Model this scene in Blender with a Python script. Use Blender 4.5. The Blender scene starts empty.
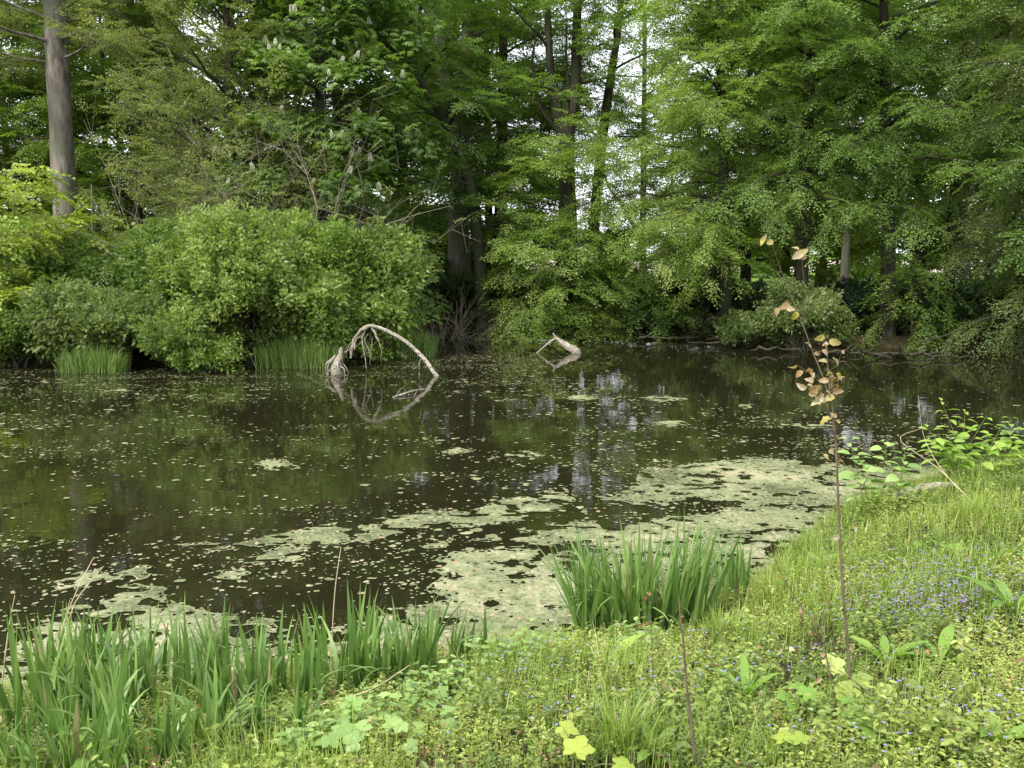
import bpy, math
import numpy as np
from math import radians, sin, cos, pi, tan, atan, sqrt

# ------------------------------------------------------------------ camera, sky, sun, exposure
scene = bpy.context.scene
COL = scene.collection
F = 1005.0
EYE = 2.6
TH = atan(132.0 / F)
cam_d = bpy.data.cameras.new("camera")
cam = bpy.data.objects.new("camera", cam_d)
COL.objects.link(cam)
cam.location = (0, 0, EYE)
cam.rotation_euler = (pi / 2 - TH, 0, 0)
cam_d.sensor_width = 36.0
cam_d.lens = 36.0 * F / 1024.0
cam_d.clip_start = 0.05
cam_d.clip_end = 3000
cam_d.dof.use_dof = False
scene.camera = cam

SUN_EL, SUN_AZ = radians(46), radians(-140)      # azimuth measured from +Y towards +X (behind the camera, left)
world = bpy.data.worlds.new("World")
scene.world = world
world.use_nodes = True
nt = world.node_tree
nt.nodes.clear()
wo = nt.nodes.new("ShaderNodeOutputWorld")
bg = nt.nodes.new("ShaderNodeBackground")
sky = nt.nodes.new("ShaderNodeTexSky")
sky.sky_type = 'NISHITA'
sky.sun_disc = False
sky.sun_elevation = SUN_EL
sky.sun_rotation = SUN_AZ
sky.dust_density = 4.0
tcn = nt.nodes.new("ShaderNodeTexCoord")
cn = nt.nodes.new("ShaderNodeTexNoise")
cn.inputs["Scale"].default_value = 2.2
cn.inputs["Detail"].default_value = 5
cr = nt.nodes.new("ShaderNodeMapRange")
cr.inputs[1].default_value = 0.3
cr.inputs[2].default_value = 0.62
cr.inputs[3].default_value = 0.72
cr.inputs[4].default_value = 1.0
mx = nt.nodes.new("ShaderNodeMixRGB")
mx.inputs[2].default_value = (11.5, 11.9, 12.5, 1)       # the white cloud layer
nt.links.new(tcn.outputs["Generated"], cn.inputs["Vector"])
nt.links.new(cn.outputs[0], cr.inputs[0])
nt.links.new(cr.outputs[0], mx.inputs[0])
nt.links.new(sky.outputs[0], mx.inputs[1])
nt.links.new(mx.outputs[0], bg.inputs[0])
bg.inputs[1].default_value = 0.10
nt.links.new(bg.outputs[0], wo.inputs[0])

sun_d = bpy.data.lights.new("sun", 'SUN')
sun_d.energy = 3.3
sun_d.angle = radians(12)
sun_d.color = (1.0, 0.95, 0.86)
sun = bpy.data.objects.new("sun", sun_d)
COL.objects.link(sun)
from mathutils import Vector
sd = Vector((sin(SUN_AZ) * cos(SUN_EL), cos(SUN_AZ) * cos(SUN_EL), sin(SUN_EL)))
sun.rotation_euler = sd.to_track_quat('Z', 'Y').to_euler()
sun.location = (-20, -20, 30)

vs = scene.view_settings
vs.view_transform = 'Standard'
vs.look = 'None'
vs.exposure = 0.8
vs.gamma = 1
scene.cycles.max_bounces = 10
scene.cycles.diffuse_bounces = 8
scene.cycles.glossy_bounces = 3
scene.cycles.transmission_bounces = 3
scene.cycles.transparent_max_bounces = 4
scene.cycles.use_denoising = True
scene.cycles.caustics_reflective = False
scene.cycles.caustics_refractive = False
scene.render.use_persistent_data = False

rng = np.random.default_rng(7)

# ------------------------------------------------------------------ pixel <-> world helpers (used to survey positions on the ground)
def ray(px, py):
    a, b = (px - 512) / F, (384 - py) / F
    return np.array([a, cos(TH) + b * sin(TH), -sin(TH) + b * cos(TH)])
def W(px, py, d):
    r = ray(px, py); k = d / r[1]
    return np.array([0, 0, EYE]) + r * k
def Zp(px, py, z=0.0):
    r = ray(px, py); k = (z - EYE) / r[2]
    return np.array([0, 0, EYE]) + r * k

def vnoise(x, y, s, seed=0):
    """2-D value noise"""
    x = np.asarray(x, float) / s + 1000; y = np.asarray(y, float) / s + 1000
    xi = np.floor(x).astype(np.int64); yi = np.floor(y).astype(np.int64)
    fx = x - xi; fy = y - yi
    fx = fx * fx * (3 - 2 * fx); fy = fy * fy * (3 - 2 * fy)
    def h(a, b):
        n = (a * 374761393 + b * 668265263 + seed * 1442695041) & 0x7fffffff
        n = ((n ^ (n >> 13)) * 1274126177) & 0x7fffffff
        return ((n ^ (n >> 16)) & 0xffff) / 65535.0
    return (h(xi, yi) * (1 - fx) + h(xi + 1, yi) * fx) * (1 - fy) + (h(xi, yi + 1) * (1 - fx) + h(xi + 1, yi + 1) * fx) * fy
def fbm(x, y, s, seed=0, n=4):
    t = 0; a = 0.5; w = 0
    for i in range(n):
        t = t + a * vnoise(x, y, s / 2 ** i, seed + i * 17); w += a; a *= 0.55
    return t / w

def sdf_poly(x, y, P):
    """signed distance, positive inside"""
    x = np.asarray(x, float); y = np.asarray(y, float)
    d = np.full(x.shape, 1e9); ins = np.zeros(x.shape, bool)
    n = len(P)
    for i in range(n):
        ax, ay = P[i]; bx, by = P[(i + 1) % n]
        ex, ey = bx - ax, by - ay
        t = np.clip(((x - ax) * ex + (y - ay) * ey) / (ex * ex + ey * ey + 1e-12), 0, 1)
        d = np.minimum(d, (x - ax - t * ex) ** 2 + (y - ay - t * ey) ** 2)
        c = ((ay > y) != (by > y)) & (x < (bx - ax) * (y - ay) / ((by - ay) + 1e-12) + ax)
        ins ^= c
    d = np.sqrt(d)
    return np.where(ins, d, -d)

near_px = [(-60, 705), (0, 702), (200, 692), (400, 668), (470, 652), (560, 648), (640, 640), (700, 606), (760, 578), (800, 540), (850, 508), (900, 494), (950, 484), (1040, 452), (1160, 425)]
far_px = [(1150, 360), (1024, 353), (960, 350), (880, 347), (800, 344), (740, 341), (700, 338), (600, 334), (500, 332), (440, 334), (425, 352), (400, 356), (330, 360), (250, 362), (180, 364), (100, 366), (0, 366), (-80, 368)]
POND = [tuple(Zp(*p)[:2]) for p in near_px] + [(13.5, 14.5), (16.5, 18)] + [tuple(Zp(*p)[:2]) for p in far_px] + [(-19, 20), (-22, 14), (-18, 8), (-9, 5.4), (-5, 5.3)]

def smooth(t):
    t = np.clip(t, 0, 1); return t * t * (3 - 2 * t)
def terrain(x, y):
    x = np.asarray(x, float); y = np.asarray(y, float)
    s = sdf_poly(x, y, POND)
    d = np.maximum(-s, 0)
    near = 1.02 * (1 - np.exp(-d / 2.3)) + 0.05 * (fbm(x, y, 1.2, 3) - 0.5) * smooth(d / 0.6)
    far = 0.28 * (1 - np.exp(-d / 0.3)) + 1.0 * smooth(d / 42) + 0.16 * (fbm(x, y, 2.5, 5) - 0.5) * smooth(d / 1.0) * (1 - smooth((y - 60) / 15))
    w = smooth((y - 12.5 - 0.15 * x) / 5)
    h = near * (1 - w) + far * w
    edge = 0.0 * x
    return np.where(s > 0, -0.05 - 0.35 * np.minimum(s, 2.5), h + edge)
def tz(x, y):
    return float(terrain(np.array([x]), np.array([y]))[0])
def Gp(px, py):
    r = ray(px, py)
    k = np.linspace(1.5, 90, 6000)
    P = np.array([0, 0, EYE])[None] + r[None] * k[:, None]
    below = np.nonzero(P[:, 2] <= terrain(P[:, 0], P[:, 1]))[0]
    i = below[0] if len(below) else -1
    return P[i]

# ------------------------------------------------------------------ materials
def newmat(name):
    m = bpy.data.materials.new(name); m.use_nodes = True
    return m, m.node_tree, m.node_tree.nodes["Principled BSDF"], m.node_tree.nodes["Material Output"]
def ramp(nt, stops):
    r = nt.nodes.new("ShaderNodeValToRGB")
    el = r.color_ramp.elements
    while len(el) < len(stops): el.new(0.5)
    for e, (p, c) in zip(el, stops):
        e.position = p; e.color = (*c, 1)
    return r
def leaf_mat(name, stops, transl=0.5, rough=0.42, spec=0.5, tmul=(1.35, 1.45, 0.6)):
    m, nt, b, out = newmat(name)
    at = nt.nodes.new("ShaderNodeAttribute"); at.attribute_name = "tint"
    r = ramp(nt, stops)
    nt.links.new(at.outputs["Fac"], r.inputs[0])
    nt.links.new(r.outputs[0], b.inputs["Base Color"])
    b.inputs["Roughness"].default_value = rough
    b.inputs["Specular IOR Level"].default_value = spec
    t = nt.nodes.new("ShaderNodeBsdfTranslucent")
    mu = nt.nodes.new("ShaderNodeMixRGB"); mu.blend_type = 'MULTIPLY'; mu.inputs[0].default_value = 1
    mu.inputs[2].default_value = (*tmul, 1)
    nt.links.new(r.outputs[0], mu.inputs[1]); nt.links.new(mu.outputs[0], t.inputs[0])
    mixs = nt.nodes.new("ShaderNodeMixShader"); mixs.inputs[0].default_value = transl
    nt.links.new(b.outputs[0], mixs.inputs[1]); nt.links.new(t.outputs[0], mixs.inputs[2])
    nt.links.new(mixs.outputs[0], out.inputs[0])
    return m
def bark_mat(name, c1, c2, c3=None, scale=6.0, stretch=0.15, bump=0.6, rough=0.9):
    m, nt, b, out = newmat(name)
    tc = nt.nodes.new("ShaderNodeTexCoord")
    mp = nt.nodes.new("ShaderNodeMapping"); mp.inputs["Scale"].default_value = (1, 1, stretch)
    n1 = nt.nodes.new("ShaderNodeTexNoise"); n1.inputs["Scale"].default_value = scale * 2.2; n1.inputs["Detail"].default_value = 6
    n2 = nt.nodes.new("ShaderNodeTexNoise"); n2.inputs["Scale"].default_value = scale * 0.25; n2.inputs["Detail"].default_value = 3
    nt.links.new(tc.outputs["Object"], mp.inputs[0]); nt.links.new(mp.outputs[0], n1.inputs["Vector"])
    nt.links.new(tc.outputs["Object"], n2.inputs["Vector"])
    r1 = ramp(nt, [(0.35, c1), (0.65, c2)])
    nt.links.new(n1.outputs[0], r1.inputs[0])
    mxn = nt.nodes.new("ShaderNodeMixRGB")
    mr = nt.nodes.new("ShaderNodeMapRange"); mr.inputs[1].default_value = 0.45; mr.inputs[2].default_value = 0.62
    nt.links.new(n2.outputs[0], mr.inputs[0]); nt.links.new(mr.outputs[0], mxn.inputs[0])
    nt.links.new(r1.outputs[0], mxn.inputs[1]); mxn.inputs[2].default_value = (*(c3 or c2), 1)
    nt.links.new(mxn.outputs[0], b.inputs["Base Color"])
    bp = nt.nodes.new("ShaderNodeBump"); bp.inputs["Strength"].default_value = bump; bp.inputs["Distance"].default_value = 0.03
    nt.links.new(n1.outputs[0], bp.inputs["Height"]); nt.links.new(bp.outputs[0], b.inputs["Normal"])
    b.inputs["Roughness"].default_value = rough
    b.inputs["Specular IOR Level"].default_value = 0.2
    return m

M = {}
M['beech'] = leaf_mat("beech_leaf", [(0, (0.062, 0.12, 0.022)), (0.5, (0.135, 0.225, 0.048)), (1, (0.245, 0.345, 0.1))])
M['beech_fresh'] = leaf_mat("fresh_beech_leaf", [(0, (0.105, 0.18, 0.028)), (0.5, (0.205, 0.3, 0.058)), (1, (0.335, 0.41, 0.13))], transl=0.5)
M['olive'] = leaf_mat("olive_leaf", [(0, (0.09, 0.125, 0.034)), (0.5, (0.19, 0.225, 0.075)), (1, (0.31, 0.33, 0.15))])
M['maple'] = leaf_mat("maple_leaf", [(0, (0.12, 0.2, 0.03)), (0.5, (0.25, 0.33, 0.06)), (1, (0.42, 0.46, 0.09))], transl=0.42)
M['chestnut'] = leaf_mat("chestnut_leaf", [(0, (0.07, 0.135, 0.028)), (0.5, (0.145, 0.235, 0.055)), (1, (0.245, 0.345, 0.12))])
M['shrub'] = leaf_mat("shrub_leaf", [(0, (0.085, 0.135, 0.028)), (0.5, (0.19, 0.27, 0.062)), (1, (0.34, 0.42, 0.145))])
M['shrub_grey'] = leaf_mat("greyish_shrub_leaf", [(0, (0.08, 0.125, 0.035)), (0.5, (0.165, 0.22, 0.07)), (1, (0.27, 0.33, 0.14))])
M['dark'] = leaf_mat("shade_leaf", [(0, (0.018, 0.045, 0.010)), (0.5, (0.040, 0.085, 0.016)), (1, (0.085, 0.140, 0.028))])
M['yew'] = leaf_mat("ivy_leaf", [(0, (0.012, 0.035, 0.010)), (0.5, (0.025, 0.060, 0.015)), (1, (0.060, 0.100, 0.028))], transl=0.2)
M['iris'] = leaf_mat("iris_blade", [(0, (0.065, 0.13, 0.032)), (0.5, (0.135, 0.235, 0.058)), (0.9, (0.235, 0.345, 0.1)), (1, (0.34, 0.29, 0.16))], transl=0.3, rough=0.38, tmul=(1.1, 1.25, 0.55))
M['grass'] = leaf_mat("grass_blade", [(0, (0.11, 0.18, 0.032)), (0.5, (0.225, 0.32, 0.052)), (0.93, (0.36, 0.44, 0.11)), (1, (0.47, 0.41, 0.24))], transl=0.33, tmul=(1.1, 1.25, 0.55))
M['reed'] = leaf_mat("reed_blade", [(0, (0.1, 0.17, 0.04)), (0.5, (0.18, 0.28, 0.07)), (1, (0.32, 0.42, 0.15))], transl=0.35, tmul=(1.2, 1.3, 0.55))
M['herb'] = leaf_mat("herb_leaf", [(0, (0.085, 0.135, 0.033)), (0.35, (0.18, 0.25, 0.052)), (0.7, (0.31, 0.37, 0.078)), (0.95, (0.44, 0.49, 0.15)), (1, (0.25, 0.14, 0.085))], transl=0.33, tmul=(1.1, 1.25, 0.55))
M['nettle'] = leaf_mat("nettle_leaf", [(0, (0.14, 0.23, 0.06)), (0.5, (0.23, 0.36, 0.1)), (1, (0.36, 0.48, 0.17))], transl=0.35)
M['dock'] = leaf_mat("dock_leaf", [(0, (0.120, 0.230, 0.035)), (0.5, (0.210, 0.350, 0.055)), (1, (0.330, 0.450, 0.090))], transl=0.4)
M['lime'] = leaf_mat("yellow_green_leaf", [(0, (0.26, 0.36, 0.05)), (0.5, (0.36, 0.44, 0.07)), (1, (0.48, 0.50, 0.12))], transl=0.4)
M['copper'] = leaf_mat("copper_leaf", [(0, (0.25, 0.12, 0.05)), (0.35, (0.36, 0.24, 0.12)), (0.6, (0.48, 0.40, 0.26)), (0.8, (0.38, 0.34, 0.05)), (1, (0.70, 0.64, 0.55))], transl=0.45, tmul=(1.1, 0.95, 0.6))
M['flower'] = leaf_mat("blue_petal", [(0, (0.15, 0.14, 0.4)), (0.5, (0.25, 0.24, 0.5)), (1, (0.42, 0.4, 0.64))], transl=0.3, tmul=(1, 1, 1))
M['candle'] = leaf_mat("white_blossom", [(0, (0.7, 0.7, 0.55)), (1, (0.88, 0.87, 0.78))], transl=0.3, tmul=(1, 1, 0.9))
M['litter'] = leaf_mat("dry_leaf", [(0, (0.12, 0.07, 0.035)), (0.5, (0.26, 0.16, 0.09)), (1, (0.50, 0.38, 0.24))], transl=0.1, tmul=(1, 1, 1))
M['duckweed'] = leaf_mat("duckweed", [(0, (0.075, 0.088, 0.038)), (0.35, (0.16, 0.18, 0.085)), (0.72, (0.24, 0.255, 0.135)), (0.9, (0.37, 0.32, 0.21)), (1, (0.34, 0.21, 0.14))], transl=0.05, rough=0.6, spec=0.3)
M['bark'] = bark_mat("dark_bark", (0.030, 0.026, 0.019), (0.075, 0.065, 0.048), (0.055, 0.065, 0.035))
M['bark_grey'] = bark_mat("grey_bark", (0.085, 0.078, 0.064), (0.19, 0.175, 0.15), (0.12, 0.13, 0.085), scale=5)
M['bark_big'] = bark_mat("grey_brown_bark", (0.10, 0.086, 0.072), (0.26, 0.23, 0.20), (0.13, 0.135, 0.095), scale=3.4, stretch=0.3, bump=1.0)
M['bark_pale'] = bark_mat("bare_pale_wood", (0.11, 0.095, 0.075), (0.44, 0.40, 0.34), (0.22, 0.20, 0.15), scale=9, stretch=1, bump=0.8)
M['twig'] = bark_mat("pale_twig", (0.13, 0.11, 0.085), (0.27, 0.24, 0.19), (0.2, 0.18, 0.13), scale=8)
M['twig_dark'] = bark_mat("brown_twig", (0.085, 0.065, 0.042), (0.17, 0.135, 0.09), (0.13, 0.11, 0.065), scale=40)
M['stem_green'] = bark_mat("green_stem", (0.10, 0.14, 0.04), (0.18, 0.23, 0.07), (0.16, 0.17, 0.07), scale=30)
M['straw'] = bark_mat("straw_stalk", (0.38, 0.32, 0.19), (0.55, 0.48, 0.32), (0.5, 0.42, 0.28), scale=30)

# ground
m, nt_, b, out = newmat("ground_soil"); M['ground'] = m
tc = nt_.nodes.new("ShaderNodeTexCoord")
n1 = nt_.nodes.new("ShaderNodeTexNoise"); n1.inputs["Scale"].default_value = 9; n1.inputs["Detail"].default_value = 8
n2 = nt_.nodes.new("ShaderNodeTexNoise"); n2.inputs["Scale"].default_value = 0.6; n2.inputs["Detail"].default_value = 4
nt_.links.new(tc.outputs["Object"], n1.inputs["Vector"]); nt_.links.new(tc.outputs["Object"], n2.inputs["Vector"])
r1 = ramp(nt_, [(0.3, (0.018, 0.014, 0.008)), (0.55, (0.042, 0.036, 0.018)), (0.75, (0.060, 0.070, 0.024))])
nt_.links.new(n1.outputs[0], r1.inputs[0])
sep = nt_.nodes.new("ShaderNodeSeparateXYZ"); nt_.links.new(tc.outputs["Object"], sep.inputs[0])
mr = nt_.nodes.new("ShaderNodeMapRange"); mr.inputs[1].default_value = 40; mr.inputs[2].default_value = 52
nt_.links.new(sep.outputs[1], mr.inputs[0])
r2 = ramp(nt_, [(0.35, (0.085, 0.150, 0.025)), (0.65, (0.170, 0.250, 0.045))])
nt_.links.new(n2.outputs[0], r2.inputs[0])
mxg = nt_.nodes.new("ShaderNodeMixRGB"); nt_.links.new(mr.outputs[0], mxg.inputs[0])
nt_.links.new(r1.outputs[0], mxg.inputs[1]); nt_.links.new(r2.outputs[0], mxg.inputs[2])
nt_.links.new(mxg.outputs[0], b.inputs["Base Color"]); b.inputs["Roughness"].default_value = 1
b.inputs["Specular IOR Level"].default_value = 0.1
bp = nt_.nodes.new("ShaderNodeBump"); bp.inputs["Strength"].default_value = 0.7; bp.inputs["Distance"].default_value = 0.05
nt_.links.new(n1.outputs[0], bp.inputs["Height"]); nt_.links.new(bp.outputs[0], b.inputs["Normal"])

m, nt_, b, out = newmat("pale_field"); M['field'] = m
n1 = nt_.nodes.new("ShaderNodeTexNoise"); n1.inputs["Scale"].default_value = 0.8; n1.inputs["Detail"].default_value = 6
r1 = ramp(nt_, [(0.35, (0.42, 0.33, 0.27)), (0.6, (0.62, 0.53, 0.46))])
tc = nt_.nodes.new("ShaderNodeTexCoord"); nt_.links.new(tc.outputs["Object"], n1.inputs["Vector"])
nt_.links.new(n1.outputs[0], r1.inputs[0]); nt_.links.new(r1.outputs[0], b.inputs["Base Color"]); b.inputs["Roughness"].default_value = 1

# water
m, nt_, b, out = newmat("pond_water"); M['water'] = m
b.inputs["Base Color"].default_value = (0.014, 0.0130, 0.0058, 1)
b.inputs["Roughness"].default_value = 0.02
b.inputs["IOR"].default_value = 1.33
b.inputs["Specular IOR Level"].default_value = 0.5
tc = nt_.nodes.new("ShaderNodeTexCoord")
mp = nt_.nodes.new("ShaderNodeMapping"); mp.inputs["Scale"].default_value = (1.0, 1.0, 1)
n1 = nt_.nodes.new("ShaderNodeTexNoise"); n1.inputs["Scale"].default_value = 1.6; n1.inputs["Detail"].default_value = 3
n3 = nt_.nodes.new("ShaderNodeTexNoise"); n3.inputs["Scale"].default_value = 14; n3.inputs["Detail"].default_value = 2
nt_.links.new(tc.outputs["Object"], mp.inputs[0]); nt_.links.new(mp.outputs[0], n1.inputs["Vector"]); nt_.links.new(mp.outputs[0], n3.inputs["Vector"])
bp = nt_.nodes.new("ShaderNodeBump"); bp.inputs["Strength"].default_value = 0.06; bp.inputs["Distance"].default_value = 0.05
bp2 = nt_.nodes.new("ShaderNodeBump"); bp2.inputs["Strength"].default_value = 0.05; bp2.inputs["Distance"].default_value = 0.006
nt_.links.new(n1.outputs[0], bp.inputs["Height"]); nt_.links.new(n3.outputs[0], bp2.inputs["Height"])
nt_.links.new(bp.outputs[0], bp2.inputs["Normal"]); nt_.links.new(bp2.outputs[0], b.inputs["Normal"])

# ------------------------------------------------------------------ mesh accumulation
class Geo:
    def __init__(s): s.V = []; s.S = []; s.L = []; s.T = []; s.Mi = []; s.n = 0; s.Sm = []
    def add(s, V, Fc, tint=0.5, mi=0, smooth=False):
        """V (n,3); Fc (m,k) indices"""
        if len(Fc) == 0: return s
        V = np.asarray(V, np.float32).reshape(-1, 3); Fc = np.asarray(Fc, np.int32)
        s.V.append(V); s.L.append((Fc + s.n).ravel()); s.S.append(np.full(len(Fc), Fc.shape[1], np.int32))
        t = np.asarray(tint, np.float32)
        s.T.append(np.full(len(Fc), t, np.float32) if t.ndim == 0 else t.astype(np.float32))
        s.Mi.append(np.full(len(Fc), mi, np.int32)); s.Sm.append(np.full(len(Fc), smooth, bool))
        s.n += len(V); return s
    def mesh(s, name, mats, origin=(0, 0, 0)):
        V = np.concatenate(s.V) - np.asarray(origin, np.float32)
        S = np.concatenate(s.S); L = np.concatenate(s.L)
        me = bpy.data.meshes.new(name)
        me.vertices.add(len(V)); me.vertices.foreach_set("co", V.ravel().astype(np.float32))
        me.loops.add(len(L)); me.loops.foreach_set("vertex_index", L)
        me.polygons.add(len(S))
        st = np.zeros(len(S), np.int32); st[1:] = np.cumsum(S)[:-1]
        me.polygons.foreach_set("loop_start", st)
        me.polygons.foreach_set("material_index", np.concatenate(s.Mi))
        me.polygons.foreach_set("use_smooth", np.concatenate(s.Sm))
        a = me.attributes.new("tint", 'FLOAT', 'FACE')
        a.data.foreach_set("value", np.clip(np.concatenate(s.T), 0, 1))
        for mm in mats: me.materials.append(mm)
        me.update(calc_edges=True)
        return me
    def obj(s, name, mats, origin=(0, 0, 0), parent=None):
        if not isinstance(mats, (list, tuple)): mats = [mats]
        o = bpy.data.objects.new(name, s.mesh(name, mats, origin))
        COL.objects.link(o)
        if parent is not None: o.parent = parent
        else: o.location = origin
        return o

def thing(name, label, cat, loc, group=None):
    o = bpy.data.objects.new(name, None); COL.objects.link(o)
    o.location = tuple(float(v) for v in loc); o.empty_display_size = 0.2
    o['label'] = label; o['category'] = cat
    if group: o['group'] = group
    return o
def tag(o, label, cat=None, group=None, kind=None):
    if label: o['label'] = label
    if cat: o['category'] = cat
    if group: o['group'] = group
    if kind: o['kind'] = kind
    return o

def nrm(v):
    v = np.asarray(v, float); return v / (np.linalg.norm(v, axis=-1, keepdims=True) + 1e-12)

def tube(g, P, R, k=6, mi=0, tint=0.5, rough=0.0, cap=True):
    P = np.asarray(P, float); R = np.broadcast_to(np.asarray(R, float), (len(P),))
    T = nrm(np.gradient(P, axis=0))
    up = np.array([0, 0, 1.0]) if abs(T[0][2]) < 0.9 else np.array([1.0, 0, 0])
    N = nrm(up[None] - (T @ up)[:, None] * T); B = np.cross(T, N)
    a = np.linspace(0, 2 * pi, k, endpoint=False)
    rr = R[:, None] * (1 + (rough * (rng.random((len(P), k)) - 0.5) if rough else 0))
    V = P[:, None] + rr[..., None] * (np.cos(a)[None, :, None] * N[:, None] + np.sin(a)[None, :, None] * B[:, None])
    n = len(P)
    i = np.arange(n - 1)[:, None] * k; j = np.arange(k)[None]; j2 = (j + 1) % k
    Fq = np.stack([i + j, i + j2, i + k + j2, i + k + j], -1).reshape(-1, 4)
    g.add(V.reshape(-1, 3), Fq, tint, mi, True)
    if cap and R[-1] > 0.004:
        g.add(V[-1], np.arange(k)[None], tint, mi)

def curve(pts, n=12):
    """Catmull-Rom through pts"""
    pts = np.asarray(pts, float); m = len(pts)
    if m == 2:
        t = np.linspace(0, 1, n)[:, None]; return pts[0] * (1 - t) + pts[1] * t
    Q = np.vstack([2 * pts[0] - pts[1], pts, 2 * pts[-1] - pts[-2]])
    out = []
    for u in np.linspace(0, m - 1 - 1e-9, n):
        i = int(u); t = u - i; p0, p1, p2, p3 = Q[i:i + 4]
        out.append(0.5 * ((2 * p1) + (-p0 + p2) * t + (2 * p0 - 5 * p1 + 4 * p2 - p3) * t * t + (-p0 + 3 * p1 - 3 * p2 + p3) * t ** 3))
    return np.array(out)

# leaves --------------------------------------------------------------
def kites(P, D, N, L, Wd, fold=0.25):
    """pointed leaves of 4 vertices"""
    D = nrm(D); N = nrm(N - (N * D).sum(-1, keepdims=True) * D); S = np.cross(D, N)
    L = np.asarray(L)[:, None]; Wd = np.asarray(Wd)[:, None]
    m = P + D * L * 0.45 + N * Wd * fold
    V = np.stack([P, m + S * Wd * 0.5, P + D * L, m - S * Wd * 0.5], 1)
    n = len(P)
    return V.reshape(-1, 3), np.arange(4 * n).reshape(n, 4)
def ovals(P, D, N, L, Wd, fold=0.15, arch=0.1, wide=0.5):
    """leaves folded along a midrib, 8 vertices, 2 faces of 5"""
    D = nrm(D); N = nrm(N - (N * D).sum(-1, keepdims=True) * D); S = np.cross(D, N)
    L = np.asarray(L)[:, None]; Wd = np.asarray(Wd)[:, None]
    q = lambda a, b, c: P + D * L * a + S * Wd * b * 0.5 + N * (Wd * c - L * arch * a * a * 2)
    V = np.stack([q(0, 0, 0), q(.22, .8, fold), q(wide, 1, fold * 1.2), q(.82, .55, fold * .6), q(1, 0, 0), q(.82, -.55, fold * .6), q(wide, -1, fold * 1.2), q(.22, -.8, fold)], 1)
    n = len(P); b = np.arange(n)[:, None] * 8
    Fa = b + np.array([0, 1, 2, 3, 4]); Fb = b + np.array([0, 4, 5, 6, 7])
    return V.reshape(-1, 3), np.stack([Fa, Fb], 1).reshape(-1, 5)
def bigleaves(P, D, N, L, Wd, arch=0.3, fold=0.12, n=7, wave=0.0, peak=0.42, serr=0.0):
    """larger leaves: arched midrib with two halves"""
    D = nrm(D); N = nrm(N - (N * D).sum(-1, keepdims=True) * D); S = np.cross(D, N)
    t = np.linspace(0, 1, n + 1)
    prof = np.sin(pi * t ** (math.log(0.5) / math.log(peak))) ** 0.8
    if serr: prof = prof * (1 + serr * ((np.arange(n + 1) % 2) - 0.5))
    prof[0] = 0.06; prof[-1] = 0.0
    K = len(P); L = np.asarray(L)[:, None, None]; Wd = np.asarray(Wd)[:, None, None]
    tt = t[None, :, None]
    mid = P[:, None] + D[:, None] * L * (tt - arch * 0.25 * tt ** 3) - N[:, None] * L * arch * tt ** 2
    wv = wave * np.sin(tt * 17 + rng.random((K, 1, 1)) * 6)
    h = Wd * 0.5 * prof[None, :, None]
    A = mid + S[:, None] * h + N[:, None] * (h * 2 * fold + Wd * wv * prof[None, :, None]); B = mid - S[:, None] * h + N[:, None] * (h * 2 * fold - Wd * wv * prof[None, :, None])
    V = np.stack([A, mid, B], 2).reshape(K, -1, 3)
    i = np.arange(n)[:, None] * 3
    f = np.concatenate([i + np.array([0, 1, 4, 3]), i + np.array([1, 2, 5, 4])])
    Fc = (np.arange(K)[:, None, None] * (3 * (n + 1)) + f[None]).reshape(-1, 4)
    return V.reshape(-1, 3), Fc, 2 * n
def blades(P, H, Wd, az, lean, curl, n=5, fold=0.0, tipw=0.0, wpow=2.6):
    """grass-like blades: P base (K,3), lean = initial tilt, curl = extra tilt towards the tip"""
    K = len(P); t = np.linspace(0, 1, n + 1)
    dirx, diry = np.cos(az), np.sin(az)
    ang = lean[:, None] + curl[:, None] * t[None] ** 1.5
    seg = H[:, None] / n
    dh = np.sin(ang) * seg; dz = np.cos(ang) * seg
    h = np.concatenate([np.zeros((K, 1)), np.cumsum(dh[:, :-1], 1)], 1); z = np.concatenate([np.zeros((K, 1)), np.cumsum(dz[:, :-1], 1)], 1)
    mid = np.stack([P[:, 0:1] + dirx[:, None] * h, P[:, 1:2] + diry[:, None] * h, P[:, 2:3] + z], -1)
    tw = az + pi / 2 + rng.normal(0, 0.5, K)
    wv = Wd[:, None] * 0.5 * np.maximum(1 - t[None] ** wpow, tipw)
    S = np.stack([np.cos(tw), np.sin(tw), 0 * tw], -1)[:, None]
    A = mid + S * wv[..., None]; B = mid - S * wv[..., None]
    V = np.stack([A, B], 2).reshape(K, -1, 3)
    i = np.arange(n)[:, None] * 2
    f = i + np.array([0, 1, 3, 2])
    Fc = (np.arange(K)[:, None, None] * (2 * (n + 1)) + f[None]).reshape(-1, 4)
    return V.reshape(-1, 3), Fc, n

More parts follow.
